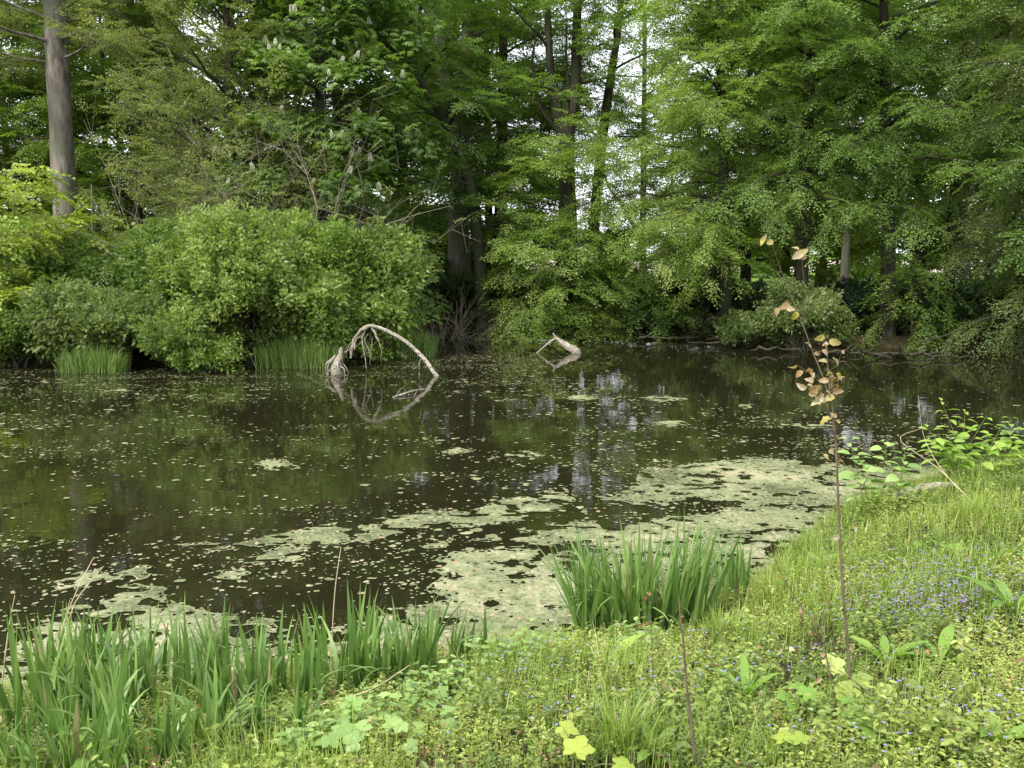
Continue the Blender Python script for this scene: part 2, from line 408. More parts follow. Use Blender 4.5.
# spray prototypes: small leafy twigs in a local frame (x along, y across, z up)
def proto_flat(L=0.58, nl=38, ll=0.078, lw=0.051, droop=0.22, tilt=0.33, seed=0, spread=0.55):
    r = np.random.default_rng(seed); P = []; D = []; N = []
    ax = [(np.zeros(3), np.array([1, 0, 0.0]), L)]
    for k in range(5):
        s = 0.18 + 0.15 * k; sd = 1 if k % 2 else -1; a = sd * radians(48)
        ax.append((np.array([s * L, 0, 0]), np.array([cos(a), sin(a), 0]), L * spread * (1 - s * 0.7)))
    tot = sum(a[2] for a in ax)
    for (o, d, l) in ax:
        k = max(3, int(round(nl * l / tot)))
        for i in range(k):
            s = (i + 0.6) / k; sd = 1 if i % 2 else -1
            a = sd * radians(52 if i < k - 1 else 5)
            dd = np.array([d[0] * cos(a) - d[1] * sin(a), d[0] * sin(a) + d[1] * cos(a), 0])
            P.append(o + d * l * s); D.append(dd + np.array([0, 0, r.normal(-0.15, 0.25)])); N.append(np.array([r.normal(0, tilt), r.normal(0, tilt), 1]))
    P = np.array(P); D = nrm(np.array(D)); N = np.array(N)
    P[:, 2] -= droop * P[:, 0] ** 2 / L
    P += r.normal(0, 0.012, P.shape)
    n = len(P); sc = r.uniform(0.7, 1.2, n)
    V, Fc = kites(P, D, N, ll * sc, lw * sc)
    return V, Fc, r.normal(0, 0.13, n)
def proto_bush(L=0.4, nl=26, ll=0.07, lw=0.035, seed=0):
    r = np.random.default_rng(seed)
    s = np.linspace(0.1, 1, nl); a = np.arange(nl) * 2.4
    rad = 0.16 * L / 0.4
    P = np.stack([s * L, 0 * s, 0 * s], -1) + np.stack([0 * s, np.cos(a), np.sin(a)], -1) * (rad * r.uniform(0.1, 1, nl) * (1.1 - s))[:, None]
    D = np.stack([0.7 + 0 * s, np.cos(a), np.sin(a)], -1) + r.normal(0, 0.3, (nl, 3))
    N = np.stack([-0.6 + 0 * s, np.cos(a) * 0.2, np.sin(a) * 0.2 + 1], -1) + r.normal(0, 0.4, (nl, 3))
    sc = r.uniform(0.65, 1.25, nl)
    V, Fc = kites(P, nrm(D), N, ll * sc, lw * sc)
    return V, Fc, r.normal(0, 0.13, nl)
def proto_palm(L=0.45, seed=0):
    """horse chestnut: 4 palmate leaves"""
    r = np.random.default_rng(seed); P = []; D = []; N = []; Ls = []; T = []
    for k in range(5):
        s = [0.35, 0.55, 0.75, 0.95, 1.0][k] * L; a0 = r.uniform(0, 6.28)
        c = np.array([s, 0.17 * cos(a0), 0.10 * sin(a0) + r.normal(0, 0.05)])
        out = nrm(np.array([0.5, cos(a0), 0.1])); tk = r.normal(0, 0.12)
        nr = nrm(np.array([r.normal(0, .3), r.normal(0, .3), 1])); sidev = np.cross(nr, out)
        for j in range(6):
            an = radians(-105 + 42 * j)
            d = out * cos(an) + sidev * sin(an) + np.array([0, 0, -0.45])
            P.append(c); D.append(d); N.append(nr); Ls.append(0.17 * (1 - 0.22 * abs(j - 2.5) / 2.5)); T.append(tk + r.normal(0, .05))
    V, Fc = kites(np.array(P), nrm(np.array(D)), np.array(N), np.array(Ls), np.array(Ls) * 0.42, 0.1)
    return V, Fc, np.array(T)

PR = {
    'beech': [proto_flat(seed=i) for i in range(6)],
    'beech_low': [proto_flat(0.8, 22, 0.145, 0.10, seed=20 + i) for i in range(4)],
    'maple': [proto_flat(0.5, 17, 0.11, 0.10, droop=0.4, tilt=0.35, seed=30 + i) for i in range(5)],
    'fine': [proto_flat(0.52, 36, 0.066, 0.045, droop=0.1, tilt=0.8, seed=40 + i) for i in range(5)],
    'weep': [proto_flat(0.62, 44, 0.068, 0.044, droop=0.35, tilt=0.38, seed=50 + i, spread=0.5) for i in range(5)],
    'palm': [proto_palm(seed=60 + i) for i in range(6)],
    'bush': [proto_bush(0.45, 24, 0.10, 0.06, seed=70 + i) for i in range(6)],
    'bush_big': [proto_bush(0.5, 26, 0.10, 0.055, seed=80 + i) for i in range(5)],
    'bush_far': [proto_bush(0.9, 18, 0.22, 0.14, seed=90 + i) for i in range(4)],
}
def place(g, kind, P, Fw, Up, sc, tint, mi=0):
    P = np.asarray(P, float); Fw = nrm(np.asarray(Fw, float)); Up = np.asarray(Up, float)
    Up = nrm(Up - (Up * Fw).sum(-1, keepdims=True) * Fw); Lt = np.cross(Up, Fw)
    sc = np.asarray(sc, float); tint = np.asarray(tint, float)
    pk = PR[kind]; pick = rng.integers(0, len(pk), len(P))
    for i, (V, Fc, tj) in enumerate(pk):
        m = pick == i
        if not m.any(): continue
        fl = np.where(rng.random(m.sum()) < 0.5, -1.0, 1.0)
        VV = P[m][:, None] + sc[m][:, None, None] * (V[None, :, 0:1] * Fw[m][:, None] + V[None, :, 1:2] * (Lt[m] * fl[:, None])[:, None] + V[None, :, 2:3] * Up[m][:, None])
        FF = (np.arange(m.sum())[:, None, None] * len(V) + Fc[None]).reshape(-1, Fc.shape[1])
        g.add(VV.reshape(-1, 3), FF, (tint[m][:, None] + tj[None]).ravel(), mi)

# ------------------------------------------------------------------ trees
DENS = 0.108
def bough(gw, S, P0, az, el, L, r0, droop, step=0.34, sec=1.0, spray_sc=1.0, up=0.0):
    """one limb with side branches; sprays are appended to S"""
    n = 7; t = np.linspace(0, 1, n)
    wob = rng.normal(0, 0.05 * L, (n, 2)) * t[:, None]
    hx, hy = cos(az), sin(az)
    P = np.stack([P0[0] + hx * cos(el) * L * t + wob[:, 0] * -hy, P0[1] + hy * cos(el) * L * t + wob[:, 0] * hx, P0[2] + sin(el) * L * t - droop * L * t ** 2 + 0.5 * wob[:, 1]], -1)
    tube(gw, P, r0 * (1 - 0.85 * t), 5)
    ns = max(2, int(L * 0.78 / step)); sgn = 1 if rng.random() < .5 else -1
    for k in range(ns):
        s = 0.22 + 0.78 * (k + rng.random() * 0.6) / ns
        q = np.array([np.interp(s, t, P[:, i]) for i in range(3)])
        d = nrm(np.array([np.interp(min(1, s + .05), t, P[:, i]) for i in range(3)]) - np.array([np.interp(max(0, s - .05), t, P[:, i]) for i in range(3)]))
        sgn = -sgn
        a2 = az + sgn * radians(rng.normal(52, 12))
        l2 = sec * (0.35 + (1.05 - s) * 0.5 * L) * rng.uniform(0.6, 1.2)
        e2 = math.asin(max(-0.9, min(0.9, d[2]))) * 0.7 + rng.normal(0, 0.30) + up
        d2 = np.array([cos(a2) * cos(e2), sin(a2) * cos(e2), sin(e2)])
        m = max(3, int(l2 / DENS)); tt = np.linspace(0, 1, 4)[:, None]
        Q = q + d2 * l2 * tt + np.array([0, 0, -1]) * droop * l2 * tt ** 2
        tube(gw, Q, r0 * 0.28 * (1.05 - s) * (1 - 0.7 * tt[:, 0]) + 0.004, 3, cap=False)
        for j in range(m):
            u = (j + 0.8) / m
            p = q + d2 * l2 * u + np.array([0, 0, -1]) * droop * l2 * u * u + rng.normal(0, 0.07, 3)
            a3 = a2 + (radians(40) * (1 if j % 2 else -1) if j < m - 1 else 0) + rng.normal(0, 0.25)
            e3 = e2 - droop * 1.6 * u + rng.normal(0, 0.18)
            S.append((p, (cos(a3) * cos(e3), sin(a3) * cos(e3), sin(e3)), spray_sc * rng.uniform(0.75, 1.2)))
    e = P[-1]; S.append((e, P[-1] - P[-2], spray_sc))

def tree(name, label, stems, cb, H, Rm, nl, kind, mat, bark='bark', group='trees standing round the pond', seed=1, el=(0.2, 1.0), droop=0.24, low=1.0,
         sec=1.0, step=0.34, ssc=1.0, tint=(0.5, 0.18), extra=(), azw=None, cat='tree', origin=None, jit=0.35, buds=None, top_taper=1.0, k=9):
    """stems: list of (points, r0, r1)"""
    global rng
    rng = np.random.default_rng(seed)
    gw, S = Geo(), []
    curves = []
    for (pts, r0, r1) in stems:
        c = curve(pts, 16); rr = np.linspace(r0, r1, 16)
        flare = 1 + 0.3 * np.exp(-np.maximum(c[:, 2] - c[0, 2], 0) / (r0 * 2.5)) if pts is stems[0][0] else 1
        tube(gw, c, rr * flare, k, rough=0.14)
        curves.append((c, rr))
    b = np.asarray(stems[0][0][0] if origin is None else origin, float)
    ga = rng.random() * 6.28
    for i in range(nl):
        u = (i + rng.random() * 0.8) / nl
        z = cb + (H - cb) * u ** 1.05
        c, rr = curves[i % len(curves)] if len(curves) > 1 else curves[0]
        zz = min(z, c[-1, 2] - 0.05)
        if zz < c[0, 2]: c, rr = curves[0]
        P0 = np.array([np.interp(zz, c[:, 2], c[:, 0]), np.interp(zz, c[:, 2], c[:, 1]), zz]); r0 = float(np.interp(zz, c[:, 2], rr))
        ga += 2.39996 + rng.normal(0, 0.3)
        az = ga
        if azw is not None and rng.random() < azw[2]:
            az = radians(azw[0]) + rng.uniform(-1, 1) * radians(azw[1])
        R = Rm * sqrt(max(0.05, 1 - ((u - 0.30) / 0.78) ** 2)) * rng.uniform(1 - jit, 1 + jit * 0.4) * (low + (1 - low) * min(1, u * 3))
        e = el[0] + (el[1] - el[0]) * u + rng.normal(0, 0.1)
        bough(gw, S, P0, az, e, R, max(0.015, min(r0 * 0.40, 0.017 * R)), droop, step, sec, ssc)
    for (P0, azd, e, L, dr) in extra:
        bough(gw, S, np.asarray(P0, float), radians(azd), e, L, 0.018 * L, dr, step, sec, ssc)
    root = thing(name, label, cat, b, group)
    gw.obj('trunk', M[bark], b, root)
    g = Geo()
    P = np.array([s[0] for s in S]); Fw = np.array([s[1] for s in S]); sc = np.array([s[2] for s in S])
    Up = np.array([0, 0, 1.0])[None] + rng.normal(0, 0.26, (len(S), 3))
    # clumps of slightly different leaf colour through the crown
    cl = np.sin(P[:, 0] * 1.7 + seed) + np.sin(P[:, 2] * 2.3 + P[:, 1] * 1.3 + seed * 2)
    T = tint[0] + tint[1] * (0.6 * cl / 1.4 + rng.normal(0, 0.5, len(S)))
    place(g, kind, P, Fw, Up, sc, T)
    co = g.obj('crown', M[mat], b, root)
    if buds:                                                  # blossom candles on the chestnut
        cand = candle_mesh()
        sel = buds(P)
        for q in sel:
            o = bpy.data.objects.new('blossom_candle', cand); COL.objects.link(o); o.parent = root
            p = P[q] + nrm(Fw[q]) * 0.4 - b + np.array([0, 0, 0.10])
            o.location = tuple(p); s_ = rng.uniform(0.45, 0.75)
            o.scale = (s_, s_, s_); o.rotation_euler = (rng.normal(0, .15), rng.normal(0, .15), rng.random() * 6)
    return root

def candle_mesh():
    r = np.random.default_rng(5); n = 150
    s = r.random(n); a = r.random(n) * 6.28
    rad = 0.055 * (1 - s) ** 0.7 + 0.01
    P = np.stack([np.cos(a) * rad, np.sin(a) * rad, s * 0.26], -1)
    D = np.stack([np.cos(a), np.sin(a), 0.5 + 0 * a], -1); N = r.normal(0, 1, (n, 3))
    V, Fc = kites(P, D, N, np.full(n, 0.04), np.full(n, 0.036))
    g = Geo().add(V, Fc, r.random(n))
    tube(g, np.array([[0, 0, -0.05], [0, 0, 0.25]]), [0.008, 0.003], 4, tint=0.2)
    return g.mesh('blossom_candle', [M['candle']])

# ------------------------------------------------------------------ setting
fineX = np.arange(-12, 15, 0.13); outX = 15 + np.cumsum(0.13 * 1.09 ** np.arange(1, 68)); outX = outX[outX < 900]
X = np.concatenate([(-outX + 3)[::-1], fineX, outX])
midY = np.arange(1.5, 36, 0.16)
oy = 36 + np.cumsum(0.16 * 1.09 ** np.arange(1, 70)); oy = oy[oy < 1200]
by = 1.5 - np.cumsum(0.16 * 1.12 ** np.arange(1, 50)); by = by[by > -300]
Y = np.concatenate([by[::-1], midY, oy])
GX, GY = np.meshgrid(X, Y)
GZ = terrain(GX.ravel(), GY.ravel()).reshape(GX.shape)
V = np.stack([GX, GY, GZ], -1).reshape(-1, 3)
nx, ny = len(X), len(Y)
ii = (np.arange(ny - 1)[:, None] * nx + np.arange(nx - 1)[None]).ravel()
Fg = np.stack([ii, ii + 1, ii + 1 + nx, ii + nx], -1)
tag(Geo().add(V, Fg, 0.5, 0, True).obj('ground', M['ground']), 'earth banks and woodland floor around the pond', kind='structure')

wp = np.array([(p[0], p[1], 0.0) for p in [(-26, 2.5), (20, 2.5), (20, 36), (-26, 36)]])
tag(Geo().add(wp, [[0, 1, 2, 3]]).obj('water', M['water']), 'dark still brown pond water reflecting the trees', kind='structure')

zf = 1.29
fp = np.array([(-40, 66, zf), (120, 66, zf), (160, 112, zf + 0.35), (-60, 112, zf + 0.35)])
fo = Geo().add(fp, [[0, 1, 2, 3]]).obj('dirt_field', M['field']); tag(fo, 'pale bare field beyond the wood', kind='structure')

# ------------------------------------------------------------------ trees of the far bank
def col(px, d, *pys):
    """trunk axis through picture columns at distance d: (px, py) pairs -> world points, from the ground up"""
    return [W(a, b_, d) for a, b_ in pys]
def base(px, d):
    p = W(px, 300, d); return np.array([p[0], d, tz(p[0], d) - 0.15])
def straight(px, d, H, lean=0.0, leany=0.0, bend=0.0):
    b_ = base(px, d)
    return [b_, b_ + np.array([lean * .33 + bend, 0, H * .33]), b_ + np.array([lean * .66 + bend, leany * .5, H * .66]), b_ + np.array([lean, leany, H])]

# 1 big straight grey trunk on the left
tree('tall_tree', 'tall tree with thick straight bare grey trunk at the left, rising above the bushes', [(straight(71, 32, 19, 0.0), 0.40, 0.26)], 8.2, 19, 4.6, 44, 'fine', 'olive', 'bark_big', seed=11, droop=0.15, el=(0.2, 1.0),
     tint=(0.5, 0.25), k=14)
# 2 chestnut in flower
chest_st = [(straight(320, 28.5, 13.5, 0.3), 0.26, 0.06)]
def buds(P):
    f = (P[:, 1] < 28.3) | (rng.random(len(P)) < 0.15)
    f = (P[:, 1] < 27.6) & (P[:, 2] < 8.8) & (rng.random(len(P)) < 0.9)
    idx = np.nonzero(f)[0]
    return rng.choice(idx, 98, replace=False)
tree('horse_chestnut', 'horse chestnut covered in upright white blossom candles behind the big shrub', chest_st, 1.0, 14, 3.6, 84, 'palm', 'chestnut', seed=12, droop=0.25, step=0.34, el=(-0.1, 0.9), tint=(0.5, 0.2), buds=buds, group=None)
tree('olive_tree', 'olive green small leaved tree with scraggly branches left of the flowering chestnut', [(straight(232, 28, 13.5, 0.2), 0.2, 0.05)], 2.0, 14, 3.6, 58, 'fine', 'olive', 'bark', seed=13, droop=0.1, el=(0.3, 1.1), tint=(0.45, 0.25), step=0.3)
tree('leafy_tree', 'mid green tree behind the thick grey trunk at the left edge', [(straight(140, 36, 15, 0.2), 0.22, 0.05)], 1.5, 15.5, 4.2, 48, 'beech', 'beech_fresh', seed=14, tint=(0.35, 0.2), ssc=1.15)
tree('leafy_tree', 'dark leafy tree at the far left edge behind the yellow green maple', [(straight(-40, 36, 15, 0.2), 0.22, 0.05)], 1.5, 15.5, 4.2, 44, 'beech', 'beech', seed=15, tint=(0.5, 0.2), ssc=1.1)
# yellow-green maple, left edge
tree('young_maple', 'bright yellow green young maple leaning in at the left edge of the pond', [([base(-25, 24.3), base(-25, 24.3) + [0.2, -.2, 2.2], base(-25, 24.3) + [0.5, -.4, 4.8]], 0.09, 0.03)], 0.6, 4.3, 2.8, 34, 'maple', 'maple', 'bark_grey', seed=16, droop=0.20, el=(0.0, 0.45), tint=(0.6, 0.3), step=0.36)
tree('young_maple', 'yellow green maple sapling in front of the thick grey trunk', [([base(95, 27.5), base(95, 27.5) + [0.1, -.2, 1.8], base(95, 27.5) + [0.2, -.3, 4.2]], 0.07, 0.02)], 1.0, 3.4, 1.9, 18, 'maple', 'maple', 'bark_grey', seed=17, droop=0.22, el=(0.0, 0.6), tint=(0.35, 0.3), step=0.45)

# centre
b3 = base(460, 36)
tree('forked_tree', 'big grey trunk that forks in two high above the back of the pond', [
    ([b3, W(459, 220, 36), W(460, 135, 36), W(442, 60, 36), W(432, -10, 36), W(425, -160, 36)], 0.42, 0.15),
    ([W(460, 150, 36), W(466, 60, 36), W(470, -20, 36), W(476, -180, 36)], 0.28, 0.12)], 5.5, 19, 4.5, 46, 'beech', 'beech_fresh', 'bark_grey', seed=21, tint=(0.25, 0.2), droop=0.2, ssc=1.15, k=12)
b4 = base(486, 31.5)
tree('leaning_tree', 'dark slender tree leaning left with two thin forked limbs over the middle of the pond', [
    ([b4, W(476, 220, 31.5), W(463, 165, 31.5), W(443, 118, 31.3), W(414, 66, 31), W(397, 0, 31), W(388, -120, 31)], 0.22, 0.05),
    ([W(414, 68, 31), W(420, 20, 31), W(421, -60, 31)], 0.09, 0.03), ([W(415, 70, 31), W(393, 50, 31), W(370, 30, 30.5)], 0.09, 0.03),
    ([W(443, 118, 31.3), W(425, 112, 31), W(400, 116, 30.6)], 0.06, 0.02)], 3.2, 13, 3.0, 34, 'beech', 'beech', seed=22, tint=(0.5, 0.2))
tree('dark_tree', 'dark straight trunk between the grey forked trunk and the twin trunk', [(col(500, 37, (497, 345), (499, 250), (502, 150), (503, 40), (505, -160)), 0.30, 0.10)], 3.5, 17, 3.6, 34, 'beech', 'beech', seed=23, tint=(0.4, 0.2), ssc=1.1)
tree('twin_tree', 'dark tree dividing into twin upright stems against the white sky', [
    ([base(568, 33), W(569, 240, 33), W(566, 140, 33), W(575, 90, 33), W(577, 20, 33), W(580, -160, 33)], 0.36, 0.09),
    ([W(566, 150, 33), W(555, 100, 33), W(549, 50, 33), W(545, -120, 33)], 0.24, 0.06),
    ([W(558, 132, 33), W(541, 108, 33), W(533, 70, 33), W(534, 45, 33)], 0.09, 0.04),
    ([W(570, 100, 33), W(566, 60, 33), W(567, 20, 33)], 0.06, 0.02)], 5.6, 17.5, 3.4, 30, 'beech', 'beech_fresh', seed=24, tint=(0.30, 0.2), droop=0.15)
tree('slanting_tree', 'dark trunk slanting to the right beside the twin stemmed tree', [([base(590, 35), W(593, 240, 35), W(602, 140, 35), W(612, 70, 35), W(620, 10, 35), W(632, -150, 35)], 0.24, 0.07)], 5.5, 16, 2.8, 20, 'beech', 'beech', seed=25, tint=(0.55, 0.2))
tree('slim_tree', 'slim grey tree standing in the bright sky gap at the middle', [([base(643, 38), W(643, 220, 38), W(644, 120, 38), W(646, -100, 38)], 0.16, 0.06), ([W(641, 240, 38), W(622, 205, 38), W(606, 180, 38), W(596, 120, 38)], 0.07, 0.02)], 5.8, 14, 2.4, 20, 'beech', 'beech_fresh', 'bark_grey', seed=26, tint=(0.4, 0.2))
# low layered beech overhanging the water in the centre
lb = base(556, 31.6)
tree('layered_beech', 'low bright green beech with tiered branches dipping to the water in the middle', [([lb, lb + [0, -.3, 2.2], lb + [0.1, -.5, 4.2], lb + [0.1, -.6, 6.2]], 0.12, 0.03)], 0.5, 6.3, 2.9, 40, 'beech', 'beech_fresh', seed=27, droop=0.26, el=(0.12, 0.5), tint=(0.62, 0.25), azw=(-90, 80, 0.6), step=0.30, jit=0.3,
     extra=[(lb + [0, -.3, 1.0], -62, 0.05, 3.0, 0.3), (lb + [0, -.3, 1.4], -125, 0.1, 2.9, 0.33), (lb + [0, -.3, 1.2], -95, 0.1, 3.0, 0.35)])
tree('young_beech', 'small green beech drooping over the bank right of the tiered beech', [([base(640, 31.5), base(640, 31.5) + [0, -.2, 1.6], base(640, 31.5) + [0.1, -.4, 3.4]], 0.08, 0.02)], 0.4, 3.4, 2.3, 22, 'beech', 'beech', seed=28, droop=0.35, el=(0.1, 0.5), tint=(0.55, 0.2), azw=(-90, 80, 0.6))

# right side
tree('light_beech', 'pale yellow green beech hanging across the bright gap right of the middle', [(straight(728, 29.5, 13, -0.6), 0.20, 0.05)], 2.2, 12.0, 3.5, 46, 'weep', 'beech_fresh', seed=31, droop=0.27, el=(0.15, 0.9), tint=(0.62, 0.25), azw=(190, 60, 0.35))
tree('large_beech', 'broad beech with dense drooping green boughs behind the coppery sapling', [(straight(800, 29.5, 16, 0.1), 0.24, 0.06)], 3.5, 16.5, 4.4, 62, 'weep', 'beech', seed=32, droop=0.25, el=(0.1, 0.9), tint=(0.78, 0.22), azw=(-100, 70, 0.35))
tree('large_beech', 'beech with straight dark trunk right of the coppery sapling', [([base(889, 28.5), W(889, 220, 28.5), W(886, 120, 28.5), W(884, 0, 28.5), W(882, -200, 28.5)], 0.22, 0.08)], 4.4, 16, 4.0, 46, 'weep', 'beech', seed=33, droop=0.24, el=(0.1, 0.9), tint=(0.68, 0.22))
tree('stout_tree', 'stout dark trunk near the right edge partly hidden by boughs', [(straight(955, 32, 18, 0.0), 0.40, 0.2)], 4.5, 18, 4.4, 44, 'beech', 'beech', seed=34, tint=(0.45, 0.2), k=12)
tree('dark_tree', 'thin dark upright trunk high at the right edge above the hanging boughs', [([base(990, 35), W(992, 200, 35), W(997, 90, 35), W(1004, 10, 35), W(1010, -160, 35)], 0.18, 0.06)], 5.5, 16, 3.2, 28, 'beech', 'beech', seed=35, tint=(0.5, 0.2))
tree('edge_beech', 'greyish green tree hanging low over the water at the right edge', [(straight(1085, 25.5, 14, -0.3), 0.24, 0.06)], 0.9, 14, 3.9, 62, 'weep', 'shrub_grey', seed=36, droop=0.28, el=(0.1, 0.8), tint=(0.45, 0.25), azw=(190, 60, 0.4))
tree('edge_beech', 'tree added just beyond the right edge to shade the right end of the pond', [(straight(1190, 21.5, 14, 0), 0.24, 0.06)], 1.0, 14, 4.2, 50, 'beech', 'beech', seed=39, droop=0.25, tint=(.4, .2))  # added outside the frame to shade the right far bank and darken its reflection
tree('slim_tree', 'thin grey trunk standing far back behind the coppery sapling', [(straight(843, 40, 13, 0.2), 0.19, 0.06)], 5.0, 13.5, 3.0, 20, 'beech_low', 'beech', 'bark_grey', seed=37, tint=(0.4, 0.2))
tree('young_beech', 'small bright sprig of beech dipping to the bank under the straight dark trunk', [([base(915, 27.8), base(915, 27.8) + [-.2, -.3, 1.2], base(915, 27.8) + [-.4, -.6, 2.3]], 0.05, 0.015)], 0.5, 2.4, 1.3, 13, 'weep', 'beech_fresh', seed=38, droop=0.4, el=(0.2, 0.5), tint=(0.25, 0.2))

tree('leafy_tree', 'green tree filling the gap just right of the thick grey trunk', [(straight(112, 38, 12, 0.1), 0.15, 0.04)], 2.0, 13.5, 4.0, 40, 'beech', 'beech_fresh', seed=46, tint=(.45, .2), ssc=1.2)
tree('leafy_tree', 'green tree filling the gap just left of the thick grey trunk', [(straight(5, 37, 12, 0.1), 0.15, 0.04)], 2.0, 13.5, 3.8, 38, 'beech', 'olive', seed=47, tint=(.5, .2), ssc=1.2)
tree('low_tree', 'low light green tree filling the bottom of the bright sky gap', [(straight(668, 43, 8.5, 0.1), 0.10, 0.03)], 1.2, 9.2, 3.0, 36, 'beech', 'beech_fresh', seed=45, tint=(.5, .2), ssc=1.2)
# second and third rows of the wood: individuals, simpler leaves
rows = [(-120, 44), (20, 46), (130, 50), (235, 41), (335, 40), (410, 47), (490, 46), (745, 45), (785, 49), (820, 52), (915, 42), (1000, 44), (1100, 38), (1180, 45)]
desc = ['left of the frame edge', 'behind the thick grey trunk', 'in the gap beside the thick grey trunk', 'behind the olive green tree', 'with a dark trunk above the flowering chestnut', 'behind the thin forked limbs',
        'seen between the dark trunk and the twin stems', 'behind the pale hanging beech', 'behind the broad drooping beech', 'far behind the coppery sapling', 'between the straight dark and the stout trunk', 'behind the stout trunk at the right', 'outside the right edge of the wood', 'at the far right end of the wood']
srcs = []
for i, ((px, d), ds) in enumerate(zip(rows, desc)):
    lab = 'second row woodland tree ' + ds
    if i < 5:
        src = tree('woodland_tree', lab, [(straight(px, d, 17, rng.normal(0, .5)), 0.2 + 0.08 * rng.random(), 0.06)], 2.2 + (i % 2), 17.5 + rng.random() * 2, 4.8, 40, 'beech_low', 'beech_fresh' if i % 2 == 0 else 'beech', seed=50 + i, step=0.42, tint=(0.5, 0.2), ssc=1.2, el=(0.2, 1.0), group='second row of woodland trees')
        srcs.append(src)
    else:
        src = srcs[i % 5]; p = W(px, 300, d)
        r_ = src.copy(); COL.objects.link(r_); r_['label'] = lab
        r_.location = (p[0], d, tz(p[0], d) - 0.15); r_.rotation_euler = (0, 0, i * 1.9)
        for ch in src.children:
            c_ = ch.copy(); COL.objects.link(c_); c_.parent = r_

# distant trees across the field, copies of two sources
rng = np.random.default_rng(99)
far_spots = [(-160, 118), (-60, 124), (40, 120), (140, 128), (240, 118), (345, 125), (430, 119), (520, 127), (615, 135), (700, 130), (770, 121), (850, 127), (935, 118), (1030, 124), (1120, 119), (1210, 126)]
def far_tree(h, seed):
    global rng
    rng = np.random.default_rng(seed)
    g = Geo(); gt = Geo()
    tube(gt, np.array([[0, 0, -0.3], [0.1, 0, h * .4], [0, 0, h * .8]]), [0.35, 0.25, 0.1], 7)
    n = 900; a = rng.random(n) * 6.28; u = rng.random(n)
    R = h * 0.42 * np.sqrt(np.clip(1 - ((u - .4) / .62) ** 2, 0, 1)) * (0.75 + 0.25 * np.sin(a * 3 + u * 9)) * rng.uniform(.55, 1, n)
    P = np.stack([np.cos(a) * R, np.sin(a) * R, h * (0.12 + 0.9 * u)], -1)
    Fw = np.stack([np.cos(a), np.sin(a), 0.3 + 0 * a], -1)
    place(g, 'bush_far', P, Fw, np.tile([0, 0, 1.0], (n, 1)), np.full(n, 1.3), 0.5 + rng.normal(0, .2, n))
    return gt, g
protoA = []
for q, h in enumerate((6.5, 5.2)):
    gt, g = far_tree(h, 200 + q); protoA.append((gt.mesh('trunk', [M['bark']]), g.mesh('crown', [M['beech' if q else 'dark']])))
for i, (px, d) in enumerate(far_spots):
    p = W(px, 260, d)
    r_ = thing('hedgerow_tree', 'small distant tree beyond the pale field', 'tree', (p[0], d, 1.5), 'distant trees beyond the pale field')
    r_.rotation_euler = (0, 0, i * 1.3); s_ = 0.85 + 0.3 * ((i * 37) % 10) / 10; 
    if 560 < px < 720: s_ *= 0.55
    r_.scale = (s_ * 1.3, s_ * 1.3, s_)
    for nm, me in zip(('trunk', 'crown'), protoA[i % 2]):
        o = bpy.data.objects.new(nm, me); COL.objects.link(o); o.parent = r_

